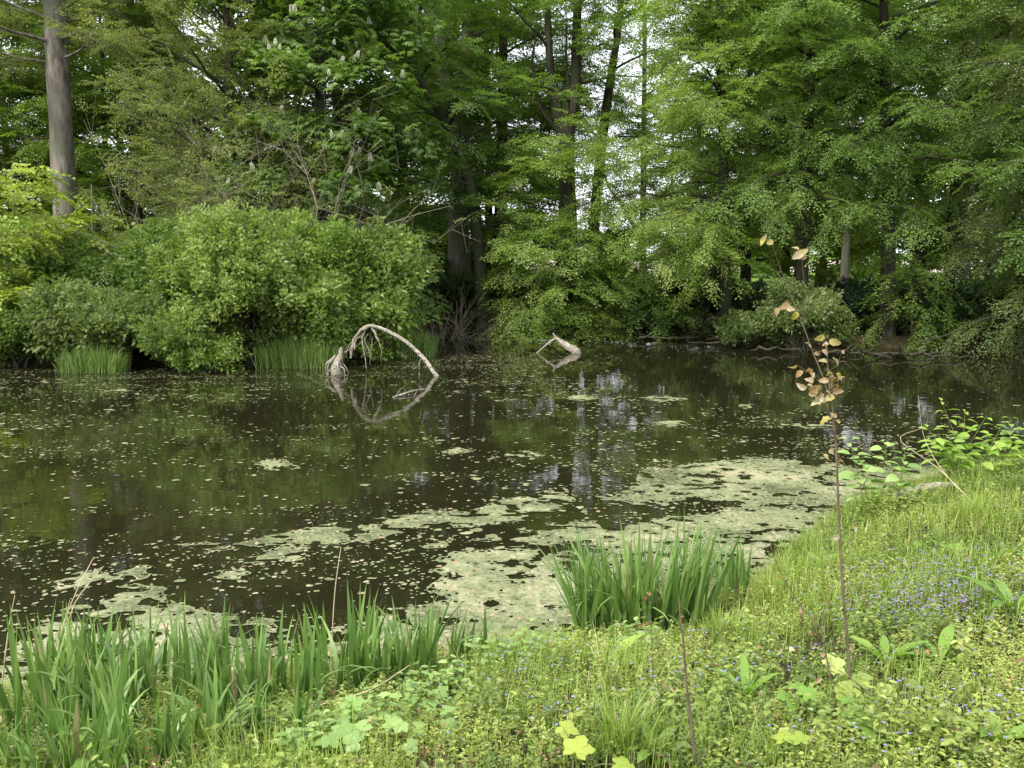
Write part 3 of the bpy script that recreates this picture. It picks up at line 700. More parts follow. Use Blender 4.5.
# ------------------------------------------------------------------ shrubs
def shrub(name, label, x, y, rx, ry, h, n, kind, mat, seed, tint=(0.5, 0.2), ssc=1.0, lobes=12, group='shrubs on the far bank', z0=None, stems=14, flat=0.0, bark='bark', upb=0.5):
    global rng
    rng = np.random.default_rng(seed)
    z = tz(x, y) if z0 is None else z0
    z = max(z, 0.02)
    b_ = np.array([x, y, z])
    g, gw = Geo(), Geo()
    C = []; Rl = []
    for i in range(lobes):
        a = i * 2.4 + rng.random(); e = rng.uniform(0.0, 1.35) ; hh_ = rng.uniform(0.75, 1.18)
        C.append([cos(a) * cos(e) * rx * 0.62, sin(a) * cos(e) * ry * 0.62, 0.22 * h + sin(e) * h * 0.5 * hh_]); Rl.append(rng.uniform(0.22, 0.42))
    C.append([0, 0, h * 0.4]); Rl.append(0.45)
    C = np.array(C); Rl = np.array(Rl)
    m_ = max(20, n // 10)
    pk = rng.integers(0, len(C), m_)
    d = nrm(rng.normal(0, 1, (m_, 3)) + np.array([0, 0, 0.35]))
    rad = Rl[pk] * rng.uniform(0.5, 1.0, m_) ** 0.6 * np.where(rng.random(m_) < .14, rng.uniform(1.1, 1.45, m_), 1)
    Pc = C[pk] + d * (rad[:, None] * np.array([rx, ry, h * 0.62]))
    tc_ = rng.normal(0, 1, m_)
    own = rng.integers(0, m_, n)
    P = Pc[own] + rng.normal(0, 1, (n, 3)) * np.array([0.20, 0.20, 0.07]) * min(1.0, h / 2.5) ** .5
    P[:, 2] -= 0.35 * ((P[:, :2] - Pc[own][:, :2]) ** 2).sum(-1) / .2 * .2
    tco = tc_[own][P[:, 2] > 0.04]
    P = P[P[:, 2] > 0.04]; d = d[:len(P)] if False else nrm(P - np.array([0, 0, h * 0.15]))
    n = len(P)
    Fw = d * 0.9 + np.array([0, 0, upb - 0.3]) + rng.normal(0, 0.35, (n, 3))
    Up = np.array([0, 0, 1.0]) + d * 0.3 + rng.normal(0, 0.2, (n, 3))
    lc = rng.normal(0, 1, len(C))
    near = np.argmin(((P[:, None] - C[None]) ** 2).sum(-1), 1)
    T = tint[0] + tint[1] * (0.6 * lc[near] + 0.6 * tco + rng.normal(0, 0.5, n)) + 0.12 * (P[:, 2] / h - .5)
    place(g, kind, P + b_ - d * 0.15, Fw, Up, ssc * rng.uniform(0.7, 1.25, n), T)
    for i in range(stems):
        c = C[i % len(C)] + rng.normal(0, 0.1 * rx, 3)
        c[2] = max(c[2], 0.3 * h)
        Pm = np.array([c[0] * 0.35, c[1] * 0.35, c[2] * 0.55])
        tube(gw, curve([b_ + [rng.normal(0, .12), rng.normal(0, .12), -0.1], b_ + Pm, b_ + c], 7), np.linspace(0.03, 0.008, 7) * (h / 2.5) ** 0.5, 5)
    r_ = thing(name, label, 'shrub', b_, group)
    gw.obj('stems', M[bark], b_, r_); g.obj('foliage', M[mat], b_, r_)
    return r_
def at(px, d): p = W(px, 300, d); return p[0], d
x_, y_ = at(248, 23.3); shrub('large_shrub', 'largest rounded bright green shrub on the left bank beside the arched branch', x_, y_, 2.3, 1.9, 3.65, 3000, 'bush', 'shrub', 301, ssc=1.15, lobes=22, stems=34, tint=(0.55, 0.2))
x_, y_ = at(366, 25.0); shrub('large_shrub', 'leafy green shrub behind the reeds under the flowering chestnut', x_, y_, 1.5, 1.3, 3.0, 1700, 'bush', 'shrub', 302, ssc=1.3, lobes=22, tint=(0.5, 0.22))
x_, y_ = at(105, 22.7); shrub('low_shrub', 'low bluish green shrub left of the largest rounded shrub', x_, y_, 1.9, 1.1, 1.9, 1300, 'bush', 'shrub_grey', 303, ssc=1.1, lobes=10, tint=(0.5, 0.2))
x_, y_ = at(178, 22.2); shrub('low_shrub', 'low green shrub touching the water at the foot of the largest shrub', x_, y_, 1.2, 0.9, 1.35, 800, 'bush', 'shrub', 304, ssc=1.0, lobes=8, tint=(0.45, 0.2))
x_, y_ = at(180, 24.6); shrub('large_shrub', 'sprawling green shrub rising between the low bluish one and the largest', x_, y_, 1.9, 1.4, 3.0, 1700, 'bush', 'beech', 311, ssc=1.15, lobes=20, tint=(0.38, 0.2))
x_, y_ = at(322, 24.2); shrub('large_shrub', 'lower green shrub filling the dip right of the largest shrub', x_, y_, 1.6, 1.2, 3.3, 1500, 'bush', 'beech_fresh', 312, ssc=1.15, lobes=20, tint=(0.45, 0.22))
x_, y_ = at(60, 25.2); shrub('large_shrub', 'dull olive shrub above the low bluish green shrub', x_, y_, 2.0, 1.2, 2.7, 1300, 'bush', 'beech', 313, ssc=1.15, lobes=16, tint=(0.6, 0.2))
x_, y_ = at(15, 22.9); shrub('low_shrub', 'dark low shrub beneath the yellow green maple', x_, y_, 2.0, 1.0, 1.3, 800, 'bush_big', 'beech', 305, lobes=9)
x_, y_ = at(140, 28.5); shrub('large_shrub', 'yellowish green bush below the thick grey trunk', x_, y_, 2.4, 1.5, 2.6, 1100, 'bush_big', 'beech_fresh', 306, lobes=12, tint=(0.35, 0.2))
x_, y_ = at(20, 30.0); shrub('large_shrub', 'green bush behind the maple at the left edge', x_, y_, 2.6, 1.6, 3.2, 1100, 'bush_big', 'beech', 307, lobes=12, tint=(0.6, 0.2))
x_, y_ = at(802, 26.6); shrub('low_shrub', 'greyish green rounded shrub on the water edge behind the coppery sapling', x_, y_, 1.15, 0.9, 1.75, 900, 'bush', 'shrub_grey', 308, ssc=0.95, lobes=9, tint=(0.55, 0.2))
x_, y_ = at(748, 27.6); shrub('low_shrub', 'low grey green shrub left of the rounded shrub behind the sapling', x_, y_, 0.9, 0.7, 0.85, 260, 'bush', 'shrub_grey', 309, ssc=0.9, lobes=7, tint=(0.4, 0.2))
ug = [(450, 33.5, 1.5, 1.6), (510, 34, 1.6, 1.3), (600, 33.8, 1.6, 1.2), (660, 32.5, 1.5, 1.2), (705, 31.5, 1.4, 1.5), (770, 31, 1.6, 1.2), (840, 31.5, 1.5, 1.1), (880, 29.8, 1.4, 1.0), (935, 29.5, 1.5, 1.3), (985, 28.5, 1.4, 1.4), (1040, 27.5, 1.6, 1.7), (1110, 26.5, 1.6, 1.6),
      (860, 36, 2.2, 1.0), (930, 38, 2.2, 1.1), (760, 36, 2.2, 0.9), (560, 38, 2.5, 1.8), (480, 41, 2.6, 2.6), (395, 36, 2.4, 2.6)]
ul = ['at the back corner of the pond', 'below the grey forked trunk', 'under the twin stemmed tree', 'beneath the slim grey trunk', 'under the pale hanging beech', 'left behind the grey green waterside shrub', 'on the bank behind the sapling tip', 'at the foot of the straight dark trunk',
      'between the straight dark trunk and the stout one', 'below the stout trunk', 'under the hanging boughs at the right edge', 'outside the right edge', 'low behind the straight dark trunk', 'farther back before the stout trunk', 'farther back behind the broad beech', 'deep in the wood behind the tiered beech', 'deep in the wood behind the dark leaning tree', 'deep behind the flowering chestnut']
for i, ((px, d, rx, h), l) in enumerate(zip(ug, ul)):
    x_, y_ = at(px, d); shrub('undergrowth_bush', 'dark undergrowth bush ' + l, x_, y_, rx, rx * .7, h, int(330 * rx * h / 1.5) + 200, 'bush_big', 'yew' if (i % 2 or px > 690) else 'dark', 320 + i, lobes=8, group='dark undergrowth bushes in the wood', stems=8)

for px, d, h, l in [(705, 56, 1.0, 'left of the sapling tip'), (765, 60, 1.0, 'just behind the sapling tip'), (868, 54, 1.0, 'left of the straight dark trunk'), (935, 58, 1.2, 'left of the stout trunk'), (1000, 55, 2.1, 'near the right edge'), (600, 62, 1.1, 'in the bright gap')]:
    x_, y_ = at(px, d); shrub('meadow_bush', 'small bush at the meadow edge far behind the wood ' + l, x_, y_, 2.2, 1.5, h, 260, 'bush_big', 'beech', 340 + px, ssc=1.5, lobes=7, group='bushes at the meadow edge', stems=5)

# bare twiggy brush
def twigs(name, label, cat, b_, n, L, spread, mat, seed, up=0.6, r=0.02, leaves=None, sub=4, bias=(0, 0, 0)):
    global rng
    rng = np.random.default_rng(seed)
    g = Geo(); S = []
    for i in range(n):
        a = rng.random() * 6.28; e = rng.uniform(up - 0.6, up + 0.6); l = L * rng.uniform(0.5, 1.1)
        d = nrm(np.array([cos(a) * cos(e), sin(a) * cos(e), sin(e)]) + np.array(bias))
        P = [b_ + np.array([rng.normal(0, spread), rng.normal(0, spread * .5), 0])]
        for k in range(6):
            d = nrm(d + rng.normal(0, 0.22, 3)); P.append(P[-1] + d * l / 6)
        P = np.array(P); tube(g, P, np.linspace(r, r * .25, 7), 5)
        for j in range(sub):
            k = rng.integers(1, 6); dd = nrm(d + rng.normal(0, 0.7, 3)); l2 = l * rng.uniform(.15, .45)
            Q = np.array([P[k], P[k] + dd * l2 * .5 + rng.normal(0, .04, 3), P[k] + nrm(dd + rng.normal(0, .3, 3)) * l2])
            tube(g, Q, [r * .4, r * .3, r * .15], 4)
            for m in range(3):
                q0 = Q[1] + (Q[2] - Q[1]) * rng.random(); d3 = nrm(dd + rng.normal(0, .7, 3))
                tube(g, np.array([q0, q0 + d3 * l2 * .4]), [r * .18, r * .1], 3, cap=False)
                S.append((q0 + d3 * l2 * .4, d3))
    r_ = thing(name, label, cat, b_)
    g.obj('branches', M[mat], b_, r_)
    if leaves:
        gl = Geo(); keep = [s for s in S if rng.random() < leaves[2]]
        place(gl, leaves[0], [s[0] for s in keep], [s[1] for s in keep], np.tile([0, 0, 1.0], (len(keep), 1)), np.full(len(keep), leaves[3]), 0.5 + rng.normal(0, .25, len(keep)))
        gl.obj('foliage', M[leaves[1]], b_, r_)
    return r_
x_, y_ = at(452, 30.2); twigs('twiggy_bush', 'bare brown twiggy bush at the back left corner of the pond', 'shrub', np.array([x_, y_, tz(x_, y_)]), 36, 2.1, 0.45, 'twig', 401, up=0.75, r=0.014)
x_, y_ = at(235, 25.9); twigs('scraggly_tree', 'half dead scraggly tree with pale crooked twigs above the largest shrub', 'tree', np.array([x_, y_, 2.6]) * [1, 1, 0] + [0, 0, tz(x_, y_)], 36, 5.6, 0.6, 'twig', 402, up=1.15, r=0.020, leaves=('fine', 'olive', 0.95, 1.0), sub=14, bias=(0.05, 0, 0.5))
x_, y_ = at(300, 25.6); twigs('scraggly_tree', 'pale bare branched sapling in front of the flowering chestnut', 'tree', np.array([x_, y_, tz(x_, y_)]), 16, 5.2, 0.2, 'twig', 403, up=1.1, r=0.022, leaves=('fine', 'olive', 0.4, 0.8), sub=9, bias=(0.25, 0, 0.5))

# ------------------------------------------------------------------ reeds on the far bank
def clump(name, label, P, H, Wd, mat, cat, group, lean=0.12, curl=0.35, n=5, tint=(0.5, 0.2), dead=0.04, bent=0.06, kind=None):
    K = len(P)
    c = P.mean(0)
    out = np.arctan2(P[:, 1] - c[1], P[:, 0] - c[0]) + rng.normal(0, 0.9, K)
    cu = np.abs(rng.normal(0, curl, K)); be = rng.random(K) < bent; cu = np.where(be, rng.uniform(1.4, 2.6, K), cu)
    V, Fc, m = blades(P, H, Wd, out, np.abs(rng.normal(0, lean, K)), cu, n)
    T = tint[0] + rng.normal(0, tint[1], K); T = np.clip(T, 0, 0.9); T = np.where(rng.random(K) < dead, 1.0, T)
    g = Geo().add(V, Fc, np.repeat(T, m), 0, True)
    o = g.obj(name, M[mat], (float(c[0]), float(c[1]), float(P[:, 2].min())))
    return tag(o, label, cat, group, kind)
rng = np.random.default_rng(500)
def reeds(px0, px1, pyb, n, h, label, dy=0.7):
    x0 = Zp(px0, pyb, 0); x1 = Zp(px1, pyb, 0)
    t = rng.random(n)
    P = x0 + (x1 - x0) * t[:, None] + np.stack([rng.normal(0, .05, n), rng.random(n) * dy, 0 * t], -1); P[:, 2] = -0.05
    prof = 0.75 + 0.3 * np.sin(pi * np.clip(t, 0.05, .95)) 
    clump('reed_clump', label, P, h * prof * rng.uniform(0.75, 1.15, n), np.full(n, 0.016), 'reed', 'reeds', 'reed clumps on the far bank', lean=0.22, curl=0.55, tint=(0.5, 0.3), dead=0.02, bent=0.05)
reeds(58, 118, 374, 650, 0.68, 'small tuft of pale green reeds at the water below the bluish shrub')
reeds(258, 336, 369, 1100, 0.8, 'green reeds at the water left of the arched branch')
reeds(348, 432, 358, 1200, 0.8, 'bright green reeds growing behind the arched branch', dy=1.2)

# ------------------------------------------------------------------ dead wood in the pond
g = Geo(); d0 = 21.3
def wd(L, d=d0): return [W(a, b_, d + dd) for a, b_, dd in L]
arch = curve(wd([(444, 384, -.25), (435, 374, -.2), (425, 360, -.1), (410, 345, 0), (395, 335, .1), (380, 328, .2), (368, 326, .3), (360, 331, .35)]), 26)
g = Geo(); tube(g, arch, np.interp(np.linspace(0, 1, 26), [0, .5, 1], [0.048, 0.042, 0.036]), 9, rough=0.25)
rng = np.random.default_rng(12)
for L, r0 in [([(368, 327, .3), (360, 331, .3), (353, 343, .3), (351, 358, .3)], .045), ([(366, 327, .3), (362, 340, .3), (364, 352, .3), (366, 368, .3)], .02), ([(372, 327, .3), (376, 335, .2), (379, 341, .2)], .035),
              ([(363, 329, .3), (357, 337, .3), (354, 350, .25)], .03), ([(362, 332, .35), (366, 345, .3), (372, 356, .3)], .012), ([(378, 338, .2), (382, 348, .2), (380, 358, .2)], .01),
              ([(358, 336, .35), (352, 346, .4), (345, 352, .4)], .02), ([(422, 356, -.1), (419, 366, -.1), (420, 385, -.1)], .012), ([(418, 366, -.1), (414, 369, -.1)], .008)]:
    c = curve(wd(L), 8); c += rng.normal(0, 0.012, c.shape); tube(g, c, np.linspace(r0, r0 * .5, 8), 6, rough=.3)
for i in range(5):
    s = W(359 + rng.random() * 14, 328 + rng.random() * 10, d0 + .3); e = s + np.array([rng.normal(-.1, .2), rng.normal(0, .15), -rng.uniform(.25, .7)])
    tube(g, curve([s, (s + e) / 2 + rng.normal(0, .05, 3), e], 5), np.linspace(.007, .003, 5), 4)
o = g.obj('arched_branch', M['bark_pale'], tuple(arch[0])); tag(o, 'bare pale dead branch arching out of the pond', 'branch')
g = Geo(); sb = Zp(336, 374, 0)
tube(g, curve([sb + [0, 0, -.1], sb + [0.02, 0, .18], sb + [0.10, 0, .38], sb + [0.13, 0, .58]], 9), [.14, .13, .11, .1, .08, .075, .06, .05, .02], 9, rough=.35)
for i in range(15):
    a = rng.random() * 6.28; e = sb + np.array([cos(a) * rng.uniform(.15, .42), sin(a) * rng.uniform(.1, .3), -.05]); s = sb + [0, 0, rng.uniform(.05, .4)]
    tube(g, curve([s, (s + e) / 2 + rng.normal(0, .06, 3) + [0, 0, .04], e], 7), np.linspace(.024, .008, 7) * rng.uniform(.4, 1.2), 5, rough=.5)
o = g.obj('stump', M['bark_pale'], tuple(sb)); tag(o, 'small broken stump with tangled pale roots left of the arched branch', 'stump')
g = Geo(); d1 = Zp(560, 353)[1]
tube(g, curve([W(579, 355, d1), W(575, 351, d1), W(565, 345, d1 + .1), W(555, 337, d1 + .2)], 12), np.interp(np.arange(12), [0, 3, 8, 11], [.09, .12, .085, .035]), 9, rough=.25)
tube(g, curve([W(556, 338, d1 + .2), W(546, 345, d1 + .1), W(534, 356, d1)], 8), [.03, .03, .026, .026, .022, .022, .02, .018], 6, rough=.2)
tube(g, curve([W(553, 333, d1 + .2), W(556, 338, d1 + .2)], 3), [.012, .03, .04], 5)
o = g.obj('sunken_log', M['bark_pale'], tuple(W(560, 350, d1))); tag(o, 'forked grey log poking from the pond in an upturned V before the tiered beech', 'log')
g = Geo()
tube(g, curve([Zp(392, 398) , Zp(412, 394) + [0, 0, .05], Zp(425, 390) + [0, 0, .02]], 6), [.02, .022, .02, .018, .015, .01], 5)
for k in range(4): tube(g, curve([Zp(396 + k * 6, 396), Zp(400 + k * 6, 392) + [0, 0, .05]], 4), [.01, .008, .006, .004], 4)
o = g.obj('floating_twig', M['bark_pale'], tuple(Zp(400, 397))); tag(o, 'thin forked twig floating in front of the arched branch', 'twig')
# pale log lying on the near shore at the right
pA, pB = Gp(893, 505), Gp(962, 490); g = Geo()
cc = curve([pA + [0, 0.1, 0.03], (pA + pB) / 2 + [0, 0.15, 0.05], pB + [0, 0.1, 0.03]], 12); tube(g, cc, [.03, .045, .04, .05, .045, .045, .04, .04, .04, .035, .03, .02], 9, rough=.25)
o = g.obj('shore_log', M['bark_pale'], tuple(pA)); tag(o, 'pale log lying at the water edge below the leafy stems on the right', 'log')
# roots and sticks along the far right bank
rng = np.random.default_rng(77)
rl = [(700, 745, 343), (760, 800, 349), (820, 870, 352), (860, 930, 354), (910, 975, 356), (640, 700, 338)]
rn = ['below the pale hanging beech', 'left of the sapling tip', 'just right of the sapling tip', 'below the straight dark trunk', 'before the stout trunk', 'right of the tiered beech']
for (a, c, py), l in zip(rl, rn):
    g = Geo(); A = Zp(a, py, 0.12); B = Zp(c, py + 1, 0.08)
    Pm = [A + (B - A) * t + np.array([0, rng.normal(.1, .08), rng.normal(.01, .025)]) for t in np.linspace(0, 1, 6)]
    tube(g, curve(Pm, 16), np.linspace(.04, .015, 16), 7, rough=.4)
    for k in range(5):
        s = Pm[rng.integers(0, 6)]; e = s + np.array([rng.normal(0, .4), -rng.random() * .3, rng.uniform(-.15, .3)]); tube(g, curve([s, (s + e) / 2 + rng.normal(0, .05, 3), e], 5), np.linspace(.025, .008, 5), 5)
    tag(g.obj('exposed_root', M['bark'], tuple(A)), 'exposed brown root along the far water line ' + l, 'root', 'roots along the far bank')

# ------------------------------------------------------------------ duckweed
rng = np.random.default_rng(600)
mats_px = [
    [(-60, 740), (0, 660), (20, 640), (70, 606), (130, 598), (200, 611), (240, 616), (285, 622), (262, 640), (330, 642), (400, 612), (465, 601), (437, 590), (450, 576), (432, 567), (455, 553), (530, 551), (600, 556), (640, 545), (700, 541), (600, 548), (590, 540), (520, 546), (470, 541), (540, 527), (640, 520), (720, 517), (800, 500), (870, 505), (800, 560), (640, 660), (400, 690), (200, 710), (0, 720)],
    [(185, 545), (200, 539), (250, 541), (290, 533), (330, 524), (400, 516), (430, 511), (470, 512), (500, 500), (530, 496), (545, 490), (562, 492), (575, 499), (555, 514), (520, 520), (480, 527), (440, 528), (400, 531), (365, 541), (330, 545), (270, 544), (215, 550)],
    [(243, 561), (262, 554), (285, 546), (312, 551), (300, 559), (265, 566)], [(60, 582), (75, 574), (105, 571), (143, 569), (143, 577), (110, 585), (66, 588)],
    [(116, 588), (135, 586), (162, 590), (158, 600), (118, 597)],
    [(603, 500), (625, 490), (640, 478), (650, 469), (700, 463), (745, 458), (800, 462), (850, 466), (900, 470), (960, 465), (900, 500), (840, 512), (780, 540), (740, 530), (720, 515), (745, 505), (700, 498), (640, 504)],
    [(403, 546), (425, 541), (452, 539), (440, 547), (412, 550)], [(216, 574), (235, 571), (250, 574), (235, 578)], [(508, 455), (525, 452), (537, 456), (515, 458)],
    [(640, 398), (665, 395), (685, 399), (660, 402)], [(790, 425), (815, 422), (835, 426), (808, 429)], [(560, 398), (585, 395), (605, 398), (580, 401)], [(655, 423), (680, 420), (690, 424), (668, 427)], [(738, 406), (750, 403), (757, 406), (745, 409)], [(255, 462), (280, 460), (300, 469), (270, 470)], [(440, 450), (460, 448), (470, 452), (450, 455)]]
polys = [[tuple(Zp(*p)[:2]) for p in q] for q in mats_px]
def field(x, y):
    f = np.full(np.shape(x), -9.0)
    for P in polys:
        P_ = np.array(P); bx0, bx1, by0, by1 = P_[:, 0].min() - 1, P_[:, 0].max() + 1, P_[:, 1].min() - 1, P_[:, 1].max() + 1
        m = (x > bx0) & (x < bx1) & (y > by0) & (y < by1)
        s = sdf_poly(x[m], y[m], P); f[m] = np.maximum(f[m], s)
    f = np.clip(f, -1, 0.32)
    n1 = fbm(x, y, 0.9, 31, 6) - 0.5
    n2 = fbm(x, y, 0.16, 47, 3) - 0.5
    n3 = fbm(x * 0.55, y, 0.5, 61, 4) - 0.5          # streaky open leads
    return f + 0.05 + 0.22 * n1 + 0.14 * n2 - 16 * np.clip(0.044 - np.abs(n3 - 0.03), 0, 1) * smooth((fbm(x, y, 1.1, 5, 2) - 0.36) / 0.12) - 9 * np.clip(n2 - 0.15, 0, 1) - 5 * np.clip(fbm(x * .6, y, .28, 88, 4) - .66, 0, 1)
def mat_mesh(g, x0, x1, y0, y1, h, z):
    xs = np.arange(x0, x1, h); ys = np.arange(y0, y1, h * 1.25)
    XX, YY = np.meshgrid(xs, ys); Fv = field(XX, YY)
    sd = sdf_poly(XX, YY, POND); Fv = np.minimum(Fv, sd + 0.15)
    XX = XX + rng.uniform(-.3, .3, XX.shape) * h; YY = YY + rng.uniform(-.3, .3, XX.shape) * h
    a, b_, c, d = [(slice(0, -1), slice(0, -1)), (slice(0, -1), slice(1, None)), (slice(1, None), slice(1, None)), (slice(1, None), slice(0, -1))]
    f4 = np.stack([Fv[s] for s in (a, b_, c, d)], -1); x4 = np.stack([XX[s] for s in (a, b_, c, d)], -1); y4 = np.stack([YY[s] for s in (a, b_, c, d)], -1)
    f4 = f4.reshape(-1, 4); x4 = x4.reshape(-1, 4); y4 = y4.reshape(-1, 4)
    ins = (f4 > 0); cnt = ins.sum(1)
    full = cnt == 4
    nx_ = len(xs)
    idx = np.arange(XX.size).reshape(XX.shape)
    fm = f4.min(1); full &= ~(rng.random(len(full)) < np.clip(.55 * (1 - fm / .07), .012, .6))
    i4 = np.stack([idx[s] for s in (a, b_, c, d)], -1).reshape(-1, 4)[full]
    tn = fbm(x4[full].mean(1), y4[full].mean(1), 0.6, 71, 4)
    T = 0.42 + (tn - .5) * 1.5 + (fbm(x4[full].mean(1), y4[full].mean(1), 0.12, 73, 2) - .5) * .5 + rng.normal(0, 0.13, full.sum()); T = np.where(rng.random(len(T)) < 0.035, rng.uniform(.88, 1, len(T)), np.clip(T, 0, .86))
    u, inv = np.unique(i4, return_inverse=True)
    zz = z + rng.uniform(0, .003, XX.size)
    V = np.stack([XX.ravel()[u], YY.ravel()[u], zz[u]], -1)
    g.add(V, inv.reshape(-1, 4), T)
    for q in np.nonzero((cnt > 0) & (cnt < 4))[0]:
        pts = []
        for e in range(4):
            e2 = (e + 1) % 4
            if f4[q, e] > 0: pts.append((x4[q, e], y4[q, e], z))
            if (f4[q, e] > 0) != (f4[q, e2] > 0):
                t = f4[q, e] / (f4[q, e] - f4[q, e2]); pts.append((x4[q, e] + t * (x4[q, e2] - x4[q, e]), y4[q, e] + t * (y4[q, e2] - y4[q, e]), z))
        if len(pts) >= 3:
            g.add(np.array(pts), [list(range(len(pts)))], 0.4 + rng.normal(0, .15))
g = Geo()
mat_mesh(g, -5, 6.6, 5.2, 13.6, 0.028, 0.006)
mat_mesh(g, -6, 6, 13.6, 22, 0.05, 0.006)
# loose flecks
def flecks(g, X, Y, R, z=0.005, el=1.0):
    n = len(X); k = 8; a = np.linspace(0, 2 * pi, k, endpoint=False)[None] + rng.random((n, 1)) * 6
    rr = R[:, None] * rng.uniform(.4, 1.25, (n, k))
    V = np.stack([X[:, None] + np.cos(a) * rr * el, Y[:, None] + np.sin(a) * rr, np.full((n, k), z) + rng.random((n, 1)) * .003], -1)
    T = np.where((rng.random(n) < .22) & (R < .03), rng.uniform(.8, 1, n), rng.uniform(.2, .8, n))
    g.add(V.reshape(-1, 3), np.arange(n * k).reshape(n, k), T)
def scatter_water(n, size, boost=0.0, thr=0.47, seed=5):
    X = rng.uniform(-14, 13, n); Yy = 5.2 + (27 - 5.2) * rng.random(n)
    s = sdf_poly(X, Yy, POND); nn = fbm(X * .6, Yy, 2.4, seed, 4); nf = fbm(X * .45, Yy, .55, seed + 3, 4)
    wgt = np.clip((nn - 0.36) * 3.2, 0.04, 1) * np.clip((nf - .45) * 7.0, .03, 1) * np.where(X > 1.2 + Yy * .06, np.clip(1.3 - (Yy - 8) / 9, .06, 1), 1) * np.clip((30 - Yy) / 8, 0, 1)
    m = (s > 0.02) & (rng.random(n) < wgt)
    X, Yy = X[m], Yy[m]
    flecks(g, X, Yy, size[0] + (size[1] - size[0]) * rng.random(len(X)) ** 2.5)
scatter_water(170000, (0.008, 0.030))
scatter_water(12000, (0.022, 0.07), seed=9)
scatter_water(40000, (0.016, 0.045), seed=21)
scatter_water(260, (0.05, 0.11), seed=14)
# fringe fragments round the mats
n = 26000; X_ = rng.uniform(-5, 6.6, n); Y_ = rng.uniform(5.2, 14, n); f_ = field(X_, Y_); m_ = (f_ > -0.35) & (f_ < 0.02) & (rng.random(n) < np.exp(f_ * 9) * .8) & (sdf_poly(X_, Y_, POND) > 0.02)
flecks(g, X_[m_], Y_[m_], 0.006 + 0.02 * rng.random(m_.sum()) ** 2)
# tiny petals and debris lying on the mats
n = 22000; X_ = rng.uniform(-5, 6.6, n); Y_ = rng.uniform(5.2, 13.5, n); m_ = (field(X_, Y_) > 0.02) & (sdf_poly(X_, Y_, POND) > 0)
X_, Y_ = X_[m_], Y_[m_]; nn_ = len(X_); a = rng.random(nn_) * 6.28
V, Fc = kites(np.stack([X_, Y_, np.full(nn_, 0.012)], -1), np.stack([np.cos(a), np.sin(a), rng.normal(0, .2, nn_)], -1), np.stack([rng.normal(0, .4, nn_), rng.normal(0, .4, nn_), np.ones(nn_)], -1), rng.uniform(.012, .03, nn_), rng.uniform(.008, .018, nn_))
g.add(V, Fc, np.where(rng.random(nn_) < .5, rng.uniform(.05, .3, nn_), rng.uniform(.85, 1, nn_)))
tag(g.obj('duckweed', M['duckweed']), 'pale green duckweed mats and loose flecks floating on the pond', kind='stuff')

# ------------------------------------------------------------------ near bank vegetation
rng = np.random.default_rng(700)
def bank_pts(n, x0, x1, y0, y1, power=1.6, dmin=0.0):
    """points on the near bank, denser close to the camera"""
    Yy = y0 + (y1 - y0) * rng.random(n) ** power
    Xx = np.where(rng.random(n) < 0.5, rng.uniform(x0, x1, n), rng.uniform(-0.66, 0.76, n) * Yy)
    s = -sdf_poly(Xx, Yy, POND)
    m = (s > dmin) & (Xx > x0) & (Xx < x1)
    Xx, Yy = Xx[m], Yy[m]
    return np.stack([Xx, Yy, terrain(Xx, Yy)], -1)
# small-leaved ground cover: sprigs with paired leaves
def sprig(seed, nl=14, h=0.11, ll=0.021, lw=0.0115):
    r = np.random.default_rng(seed); P = []; D = []; N = []
    hx, hy = r.normal(0, .3, 2)
    for i in range(nl):
        s = (i // 2 + 1) / (nl // 2); a = (i // 2) * 1.57 + (i % 2) * pi + r.normal(0, .3)
        P.append((hx * h * s, hy * h * s, h * s)); D.append((cos(a), sin(a), r.normal(.25, .3))); N.append((r.normal(0, .35), r.normal(0, .35), 1))
    sc = np.linspace(1.25, .75, nl) * r.uniform(.8, 1.2, nl)
    V, Fc = ovals(np.array(P) + r.normal(0, .004, (nl, 3)), np.array(D), np.array(N), ll * sc, lw * sc)
    return V, Fc, np.repeat(r.normal(0, .1, nl), 2)
PR['sprig'] = [sprig(i) for i in range(8)]
PR['sprig_l'] = [sprig(20 + i, 10, 0.13, 0.045, 0.026) for i in range(6)]
PR['sprig_s'] = [sprig(40 + i, 12, 0.07, 0.014, 0.010) for i in range(6)]
def herb_layer(kind, n, sc, y1=12.5, power=1.7, tint=0.5, patch=None, tv=.16):
    P = bank_pts(n, -4.5, 9, 1.9, y1, power, 0.03)
    pn = fbm(P[:, 0], P[:, 1], 0.7, 81 if patch is None else patch, 3)
    if patch is not None:
        P = P[pn > .5]; pn = pn[pn > .5]
    P = P[fbm(P[:, 0], P[:, 1], .42, 144, 4) > .30]
    k = len(P)
    az = rng.random(k) * 6.28
    Fw = np.stack([np.cos(az), np.sin(az), rng.normal(0, .2, k)], -1); Up = np.array([0, 0, 1.0]) + rng.normal(0, .25, (k, 3))
    s = sc * rng.uniform(.6, 1.4, k) * (1 + 0.05 * np.maximum(P[:, 1] - 4, 0))
    dry = rng.random(k) < .01 + .25 * smooth((fbm(P[:, 0], P[:, 1], .35, 97, 3) - .62) / .1)
    T = tint + (fbm(P[:, 0], P[:, 1], 0.8, 83, 4) - .5) * 1.3 + rng.normal(0, tv, k); T = np.clip(T, 0, .84); T = np.where(dry, 1.1, T)
    place(g, kind, P - [0, 0, .01], Fw, Up, s, T)
g = Geo()
herb_layer('sprig', 24000, .85)
herb_layer('sprig_s', 34000, 1.0, tint=.58)
herb_layer('sprig_l', 1400, .75, patch=85, tint=.45)
